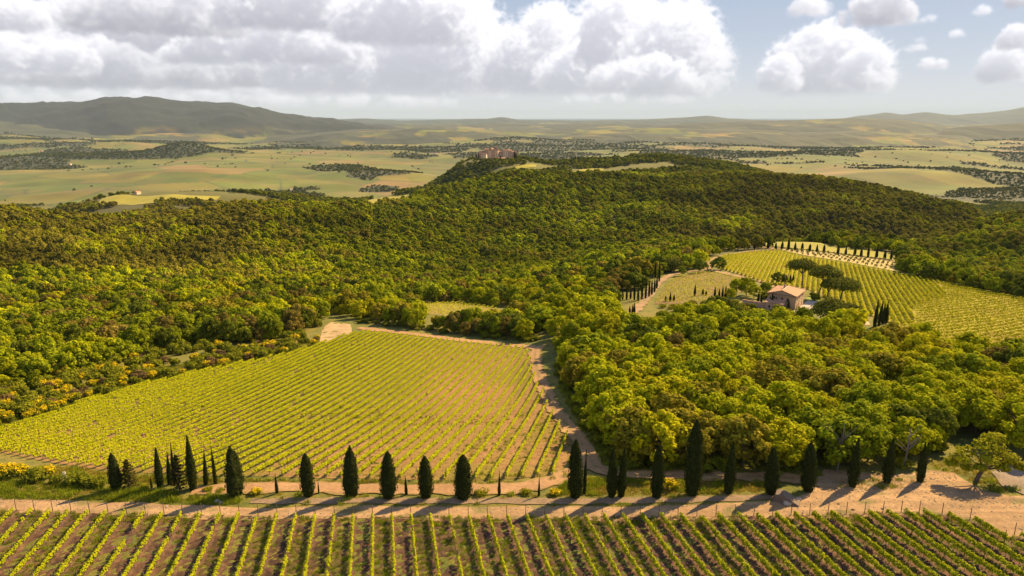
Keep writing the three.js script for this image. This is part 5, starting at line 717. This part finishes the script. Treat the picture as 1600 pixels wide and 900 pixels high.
{ // scrub round the farmhouse, the avenue and the young vines
  const r = rng(205), spots5 = [[[1030, 482], [1075, 480], [1120, 478], [1150, 478], [1180, 484], [1215, 492], [1240, 498], [1262, 500]], [[1190, 470], [1200, 462], [1208, 456]], [[952, 470], [962, 458], [975, 445], [990, 438], [1002, 428], [1012, 418]], [[1268, 462], [1285, 466], [1300, 474], [1318, 480], [1330, 492]]], names = ['between the right wood and the young vines', 'at the left corner of the farmhouse', 'left of the cypresses along the pale track', 'beside the lawn and the low spreading pines'];
  spots5.forEach((line, n) => { for (let i = 0; i < [46, 8, 34, 12][n]; i++) { const t = r() * (line.length - 1), k = Math.floor(t), f = t - k, px = lerp(line[k][0], line[k + 1][0], f) - (n === 2 ? 16 * r() : 0), py = lerp(line[k][1], line[k + 1][1], f) + (r() - 0.3) * 9, q = r(); bush('shrub', q < 0.7 ? SCRUB[i % 3] : LOWSH[i % 2], px, py, (n === 3 ? 0.6 : 0.9) + 1.0 * r(), `${q < 0.7 ? 'green' : 'yellowish'} shrub ${names[n]}`, 'bush', `${q < 0.7 ? 'green' : 'yellowish'} shrubs ${names[n]}`, 150, 1.15); } });
}
// olive trees of the pale grove by the far road
{ const oliveT = tone(0.24, 0.235, 0.07), og = crown(700, 1.2, 1.5, 0.4, 120, 0.5, { lobes: 6 }), rows = rowsOf(grovePoly, upDirB, ground(1300, 402, 150), 6); let n = 0; for (const [, a, b] of rows) { const l = Math.hypot(b[0] - a[0], b[1] - a[1]); for (let t = 2; t < l; t += 5) { const x = a[0] + (b[0] - a[0]) * t / l, z = a[1] + (b[1] - a[1]) * t / l; const m = mesh('olive_tree', og, oliveT); m.position.set(x, H(x, z), z); m.rotation.y = n; const s = 0.55 + 0.35 * hash3(n, 1, 1); m.scale.set(s, s, s); n++; tag(m, 'small grey green olive tree on the straw coloured grove below the far road', 'tree', 'olive trees of the pale grove'); } } }
// conifers among the cypresses at the left
function conifer(px, foot, top, wide, label, c) { const p = ground(px, foot), zc = -p.z * cosP + (CAM_H - p.y) * sinP, h = (foot - top) * zc / F / 1.02, R = wide / 2 * zc / F, g = thing('conifer', p, label, 'tree'), L = new Leaves(px), r = L.r, B = [limb(V3(0, -0.3, 0), V3(0, h * 0.96, 0), 0.16, 0.03, 0)]; for (let i = 0; i < 70; i++) { const t = 0.06 + 0.92 * i / 70, a = i * 2.4, l = R * (1 - t) ** 0.75 * (0.75 + 0.35 * r()), dx = Math.cos(a), dz = Math.sin(a); for (let j = 0; j < 26; j++) { const s = 0.15 + 0.85 * r(), k = 0.6 + 0.8 * r(); L.leaf(dx * l * s + (r() - 0.5) * 0.35 * s, h * t + l * s * 0.12 + (r() - 0.5) * 0.2, dz * l * s + (r() - 0.5) * 0.35 * s, (r() - 0.5), 1, (r() - 0.5), 0.26, [c[0] * k, c[1] * k, c[2] * k]); } } mesh('trunk', mergeGeometries(B), M.bark, g); mesh('foliage', L.geo(), M.needle, g); }
conifer(203, 762, 712, 34, 'open branched conifer behind the right side of the leftmost cypress', [0.055, 0.052, 0.012]); conifer(281, 766, 703, 36, 'dark dense conifer in the middle of the slim cypress clump', [0.030, 0.032, 0.010]);
// the lone oak by the wide part of the road
{ const p = ground(1524, 752), g = thing('oak_tree', p, 'lone oak with a bent bare trunk and wide crown beside the wide dirt road', 'tree'), T = [limb(V3(0, -0.4, 0), V3(1.0, 2.3, 0), 0.36, 0.27, -0.15, 6)]; for (const [x, y, z] of [[-2.6, 4.2, 0.6], [3.4, 3.8, -0.4], [0.6, 5.6, 0.4], [2.2, 5, 1.6], [-0.6, 4.6, -1.8], [4.6, 3.3, 1], [-3.4, 3.4, -0.6]]) T.push(limb(V3(0.95, 2.1, 0), V3(x + 0.6, y, z), 0.19, 0.05, 0.3)); mesh('trunk', mergeGeometries(T), M.bark, g); const L = new Leaves(808), r = L.r; for (const [x, y, z, q] of [[-3.2, 4.5, 0.4, 1.6], [-1.8, 4.9, -0.6, 1.6], [0.2, 6.3, 0.2, 1.7], [0.6, 4.6, 1.4, 1.4], [2.4, 6.0, -0.4, 1.6], [3.6, 4.6, 0.5, 1.6], [4.9, 3.9, -0.3, 1.4], [5.9, 3.1, 0.6, 1.1], [1.6, 7.2, -0.6, 1.3], [3.2, 7.0, -1.2, 1.1], [-0.6, 3.2, 1.3, 1.0], [-4.1, 3.3, -0.2, 1.1], [2.7, 3.3, 1.5, 1.1], [-2.4, 3.0, 1.0, 0.9]]) { const tn = 0.8 + 0.4 * r(); for (let i = 0; i < 170; i++) { const u = r() * 6.283, v = r() * 1.9 - 0.8, s = Math.sqrt(Math.max(0, 1 - v * v)), f = q * (0.55 + 0.55 * r()), k = tn * (0.7 + 0.6 * r()); L.leaf(x + Math.cos(u) * s * f, y + v * f * 0.6, z + Math.sin(u) * s * f, Math.cos(u) * s + r() - 0.5, v + 0.6, Math.sin(u) * s + r() - 0.5, 0.42 * (0.6 + 0.8 * r()), [0.26 * k, 0.26 * k, 0.010 * k]); } } mesh('crown', L.geo(), M.leaf, g); }
tree(1600, 716, 1.0, 'bright', 'bright tree cut by the right edge above the gravel bank', 2);
sheet('gravel_bank', ragged(outline([[1546, 738], [1570, 729], [1630, 732], [1700, 745], [1700, 782], [1605, 776], [1568, 760]]), 2, 0.4, 12), 0.5, 0.14, M.track, (x, z) => mixc([0.20, 0.155, 0.125], [0.30, 0.235, 0.195], clamp(0.5 + fbm2(x / 2, z / 2, 3, 160))), (x, z) => 0.25 * fbm2(x / 1.6, z / 1.6, 2, 161));
// dead trees at the wood edge
function deadTree(px, foot, h, label) { const p = ground(px, foot), g = thing('dead_tree', p, label, 'tree'), r = rng(px), B = []; for (let i = 0; i < 12; i++) { const a = r() * 6.283, y = h * (0.45 + 0.45 * r()), l = h * (0.22 + 0.2 * r()); B.push(limb(V3(0.2, y * 0.85, 0), V3(Math.cos(a) * l, y + l * 0.6, Math.sin(a) * l * 0.6), 0.06, 0.015, 0.1)); } mesh('trunk', limb(V3(0, -0.3, 0), V3(0.3, h, 0), 0.15, 0.04, 0.2, 8), M.deadwood, g); mesh('branch', mergeGeometries(B), M.deadwood, g); }
deadTree(1307, 737, 8.5, 'pale dead forked tree in the dark wood edge behind two cypresses'); deadTree(1411, 731, 7, 'grey dead tree with a bush of twigs above a cypress tip at the wood edge');
// broken concrete block, stones, trestle, flower spike
{
  const p = ground(1229, 784), g = thing('concrete_block', p, 'broken slanted concrete culvert block at the end of the paved lane', 'block', null, -0.5), s = new THREE.Shape([new THREE.Vector2(-1.9, -0.3), new THREE.Vector2(1.9, -0.3), new THREE.Vector2(1.7, 0.25), new THREE.Vector2(-0.5, 1.35), new THREE.Vector2(-1.5, 1.2)]), e = new THREE.ExtrudeGeometry(s, { depth: 1.7, bevelEnabled: true, bevelSize: 0.06, bevelThickness: 0.06, bevelSegments: 2 }); e.translate(0, 0, -0.85);
  mesh('block', e, new THREE.MeshStandardMaterial({ color: C(0.20, 0.15, 0.12), roughness: 0.95, map: grainFine, bumpMap: grainFine, bumpScale: 0.06 }), g); mesh('slab', bx(3.4, 0.22, 1.4, 0.4, -0.1, 1.9), M.stone, g);
  const rock = (px, py, s, label, dark) => { const q = new THREE.IcosahedronGeometry(1, 2), a = q.attributes.position; for (let i = 0; i < a.count; i++) { const k = 1 + 0.3 * noise3(a.getX(i) * 1.6 + px, a.getY(i) * 1.6, a.getZ(i) * 1.6); a.setXYZ(i, a.getX(i) * k, a.getY(i) * k * 0.65, a.getZ(i) * k); } q.computeVertexNormals(); const m = mesh('boulder', q, dark ? M.bark : M.stone); m.position.copy(ground(px, py)).y += s * 0.3; m.scale.set(s * 1.2, s, s); tag(m, label, 'stone'); };
  rock(1248, 781, 0.38, 'pale stone lying right of the broken concrete block'); rock(1231, 788, 0.6, 'flat pale stone in front of the broken concrete block'); rock(339, 784, 0.4, 'left pale stone in the grass below the three tipped cypress'); rock(346, 786, 0.3, 'right pale stone in the grass below the three tipped cypress'); rock(1333, 797, 0.22, 'dark clod lying alone on the dirt road', true); rock(1310, 788, 0.18, 'small dark clod on the dirt road near the long shadows', true); rock(1379, 796, 0.2, 'dark clod on the dirt road below the rightmost cypress shadows', true);
  const t = ground(1488, 722), tr = thing('wooden_trestle', t, 'small leaning wooden trestle in the grass left of the lone oak', 'trestle'); for (const [a, b] of [[V3(0.6, -0.1, 0), V3(0.7, 1.9, 0)], [V3(-1.2, -0.1, 0.2), V3(0.65, 1.5, 0)], [V3(-1.0, 0.25, 0.1), V3(0.7, 0.3, 0)]]) mesh('beam', limb(a, b, 0.08, 0.07, 0, 2), M.post, tr);
  const f = ground(103, 757), fs = thing('flowering_yucca', f, 'upright white flower spike in the hedge at the left of the road', 'plant'), L = new Leaves(91), r = L.r; for (let i = 0; i < 420; i++) { const u = r(), k = [[0.6, 0.22], [1.2, 0.30], [1.95, 0.26]][i % 3], a = r() * 6.283; L.leaf(Math.cos(a) * k[1] * r(), k[0] + (u - 0.5) * 0.45, Math.sin(a) * k[1] * r(), r() - 0.5, 0.3, r() - 0.5, 0.13, [0.72, 0.68, 0.60]); } const G = new Leaves(92); for (let i = 0; i < 60; i++) G.blade(0, 0.1, 0, 0.7, 0.08, 1.6, [0.10, 0.13, 0.03]); mesh('flower', L.geo(), M.leaf, fs); mesh('leaf', G.geo(), M.leaf, fs); mesh('stem', limb(V3(0, 0, 0), V3(0, 2.2, 0), 0.05, 0.03, 0, 2), M.bark, fs);
}
{ // stones of the dirt road
  const g = new THREE.IcosahedronGeometry(1, 0), r = rng(55), [x0, x1, z0, z1] = box2(roadPoly), list = []; g.scale(1, 0.6, 1); while (list.length < 2600) { const x = lerp(x0, x1, r()), z = lerp(z0, z1, r()); if (x > -95 && x < 85 && inside(roadPoly, x, z) && fbm2(x / 2.5, z / 1.5, 2, 170) > -0.1) list.push([x, z]); }
  const im = shadows(new THREE.InstancedMesh(g, M.stone, list.length)), m = new THREE.Matrix4(), c = new THREE.Color(); im.name = 'gravel'; list.forEach(([x, z], i) => { const s = 0.04 + 0.11 * r() ** 3; m.makeRotationY(i).scale(V3(s, s, s * 1.3)); m.setPosition(x, H(x, z) + 0.07, z); im.setMatrixAt(i, m); const k = 0.55 + 0.5 * r(); im.setColorAt(i, c.setRGB(k, k * 0.9, k * 0.8)); }); tag(im, 'loose stones strewn over the dirt road', 'gravel', null, 'stuff'); scene.add(im);
}
// grass: tufts, thick on the bank at the left, thin elsewhere
{
  const tuft = (seed, n, h, spread, c1, c2) => { const L = new Leaves(seed), r = L.r; for (let i = 0; i < n; i++) { const c = mixc(c1, c2, r()), k = 0.8 + 0.4 * r(); L.blade((r() - 0.5) * spread, -0.05, (r() - 0.5) * spread, h * (0.5 + 0.7 * r()), 0.10, h * 0.9, [c[0] * k, c[1] * k, c[2] * k]); } return L.geo(); };
  const lush = tuft(801, 46, 0.6, 0.9, [0.13, 0.20, 0.012], [0.25, 0.27, 0.018]), dry = tuft(802, 36, 0.35, 0.9, [0.20, 0.185, 0.02], [0.40, 0.30, 0.05]), r = rng(81), A = [], B = [];
  const bank = [[-60, 748], [60, 753], [180, 764], [300, 768], [370, 778], [400, 786], [330, 789], [200, 783], [80, 780], [-60, 777]];
  const meadow = [[900, 745], [960, 748], [1100, 749], [1200, 752], [1215, 775], [1100, 779], [900, 781], [760, 781], [500, 781], [380, 782], [380, 772], [640, 773], [860, 773]];
  const strip = [[400, 786], [700, 786.5], [1000, 786], [1200, 781], [1215, 785], [1050, 789], [700, 791], [420, 791]];
  const isle = [[1300, 760], [1330, 752], [1400, 748], [1450, 752], [1400, 764], [1340, 768]], oakBank = [[1450, 728], [1480, 715], [1520, 712], [1560, 740], [1590, 768], [1560, 772], [1500, 745]], track2 = [[870, 600], [890, 640], [920, 690], [945, 728], [1000, 738], [1280, 745], [1300, 735], [1180, 732], [1000, 722], [950, 690], [900, 620]], upEdge = [[-60, 662], [0, 650], [60, 636], [130, 612], [200, 590], [300, 566], [385, 551], [450, 540], [500, 528], [500, 538], [450, 553], [385, 566], [300, 584], [200, 608], [130, 630], [60, 656], [0, 673], [-60, 686]], foot = [[60, 727], [200, 742], [320, 749], [500, 751], [700, 754], [850, 751], [885, 730], [900, 700], [905, 712], [885, 745], [850, 756], [640, 760], [430, 757], [200, 757], [60, 745]];
  const fill = (poly, step, pick) => { const P = outline(poly), [x0, x1, z0, z1] = box2(P); for (let z = z0; z < z1; z += step) for (let x = x0; x < x1; x += step) { const px = x + (r() - 0.5) * step * 1.4, pz = z + (r() - 0.5) * step * 1.4; if (!inside(P, px, pz) || nearTrack(px, pz, 2.0) && r() < 0.9) continue; const n = fbm2(px / 3, pz / 3, 2, 150); (pick(n, r()) ? A : B).push([px, pz, 0.6 + 0.7 * r() + 0.5 * n]); } };
  fill(bank, 0.55, (n, q) => n + q > 0.15); fill(meadow, 0.5, (n, q) => n + q > 0.75); fill(strip, 0.6, (n, q) => n + q > 0.35); fill(isle, 0.8, (n, q) => n + q > 0.7); fill(oakBank, 0.8, (n, q) => n + q > 0.85); fill(track2, 0.9, (n, q) => n + q > 0.5); fill(upEdge, 0.8, (n, q) => n + q > 0.45); fill(foot, 0.55, (n, q) => n + q > 0.8);
  const [x0, x1, z0, z1] = box2(fgPoly); for (let z = z0; z < z1; z += 0.55) for (let x = x0; x < x1; x += 0.55) { const px = x + (r() - 0.5) * 0.7, pz = z + (r() - 0.5) * 0.7, a = across(fgDir, fg0, px, pz) / FGS, k = Math.floor(a), mid = Math.abs(a - k - 0.5), n = fbm2(px / 5, pz / 5, 2, 151) + 0.4 * fbm2(px, pz, 1, 152), edge = nearest(fgPoly, px, pz)[2]; if (-pz < 66 || !inside(fgPoly, px, pz)) continue; const p = (k & 1 ? 0.75 : -0.3) + fbm2(px / 7, pz / 7, 2, 91) * 1.6 + 0.5 * n - (mid > 0.34 ? 0.3 : 0) + (edge < 2.2 ? 0.8 : 0); if (r() > p) continue; (r() < 0.6 ? A : B).push([px, pz, (0.45 + 0.5 * r()) * (edge < 2.2 ? 0.9 : 0.8)]); }
  const [mx0, mx1, mz0, mz1] = box2(midPoly); for (let z = Math.max(mz0, -150); z < mz1; z += 0.8) for (let x = mx0; x < mx1; x += 0.8) { const px = x + (r() - 0.5) * 0.8, pz = z + (r() - 0.5) * 0.8; if (!inside(midPoly, px, pz)) continue; const k = Math.floor(across(midDir, mid0, px, pz) / MIDS), n = fbm2(px / 8, pz / 8, 2, 153) + 0.4 * fbm2(px, pz, 1, 152); if (r() > (k > -9 ? (k & 1 ? 0.6 : 0.15) : 0.06) + n * 0.8) continue; (r() < 0.45 ? A : B).push([px, pz, 0.4 + 0.5 * r()]); }
  const put = (name, geo, list, label) => { const im = shadows(new THREE.InstancedMesh(geo, M.leaf, list.length)), m = new THREE.Matrix4(), Q = new THREE.Quaternion(), up = V3(0, 1, 0), c = new THREE.Color(); im.name = numbered(name); list.forEach(([x, z, s], i) => { Q.setFromAxisAngle(up, i * 2.4); m.compose(onLand(x, z), Q, V3(s, s * (0.7 + 0.6 * hash3(i, 1, 2)), s)); im.setMatrixAt(i, m); const k = 0.75 + 0.5 * hash3(i, 2, 3); im.setColorAt(i, c.setRGB(k, k, k)); }); tag(im, label, 'grass', null, 'stuff'); scene.add(im); };
  put('grass', lush, A, 'lush green grass on the bank and between the rows'); put('dry_grass', dry, B, 'yellowish dry grass along the road and the tracks');
}
renderer.render(scene, camera);
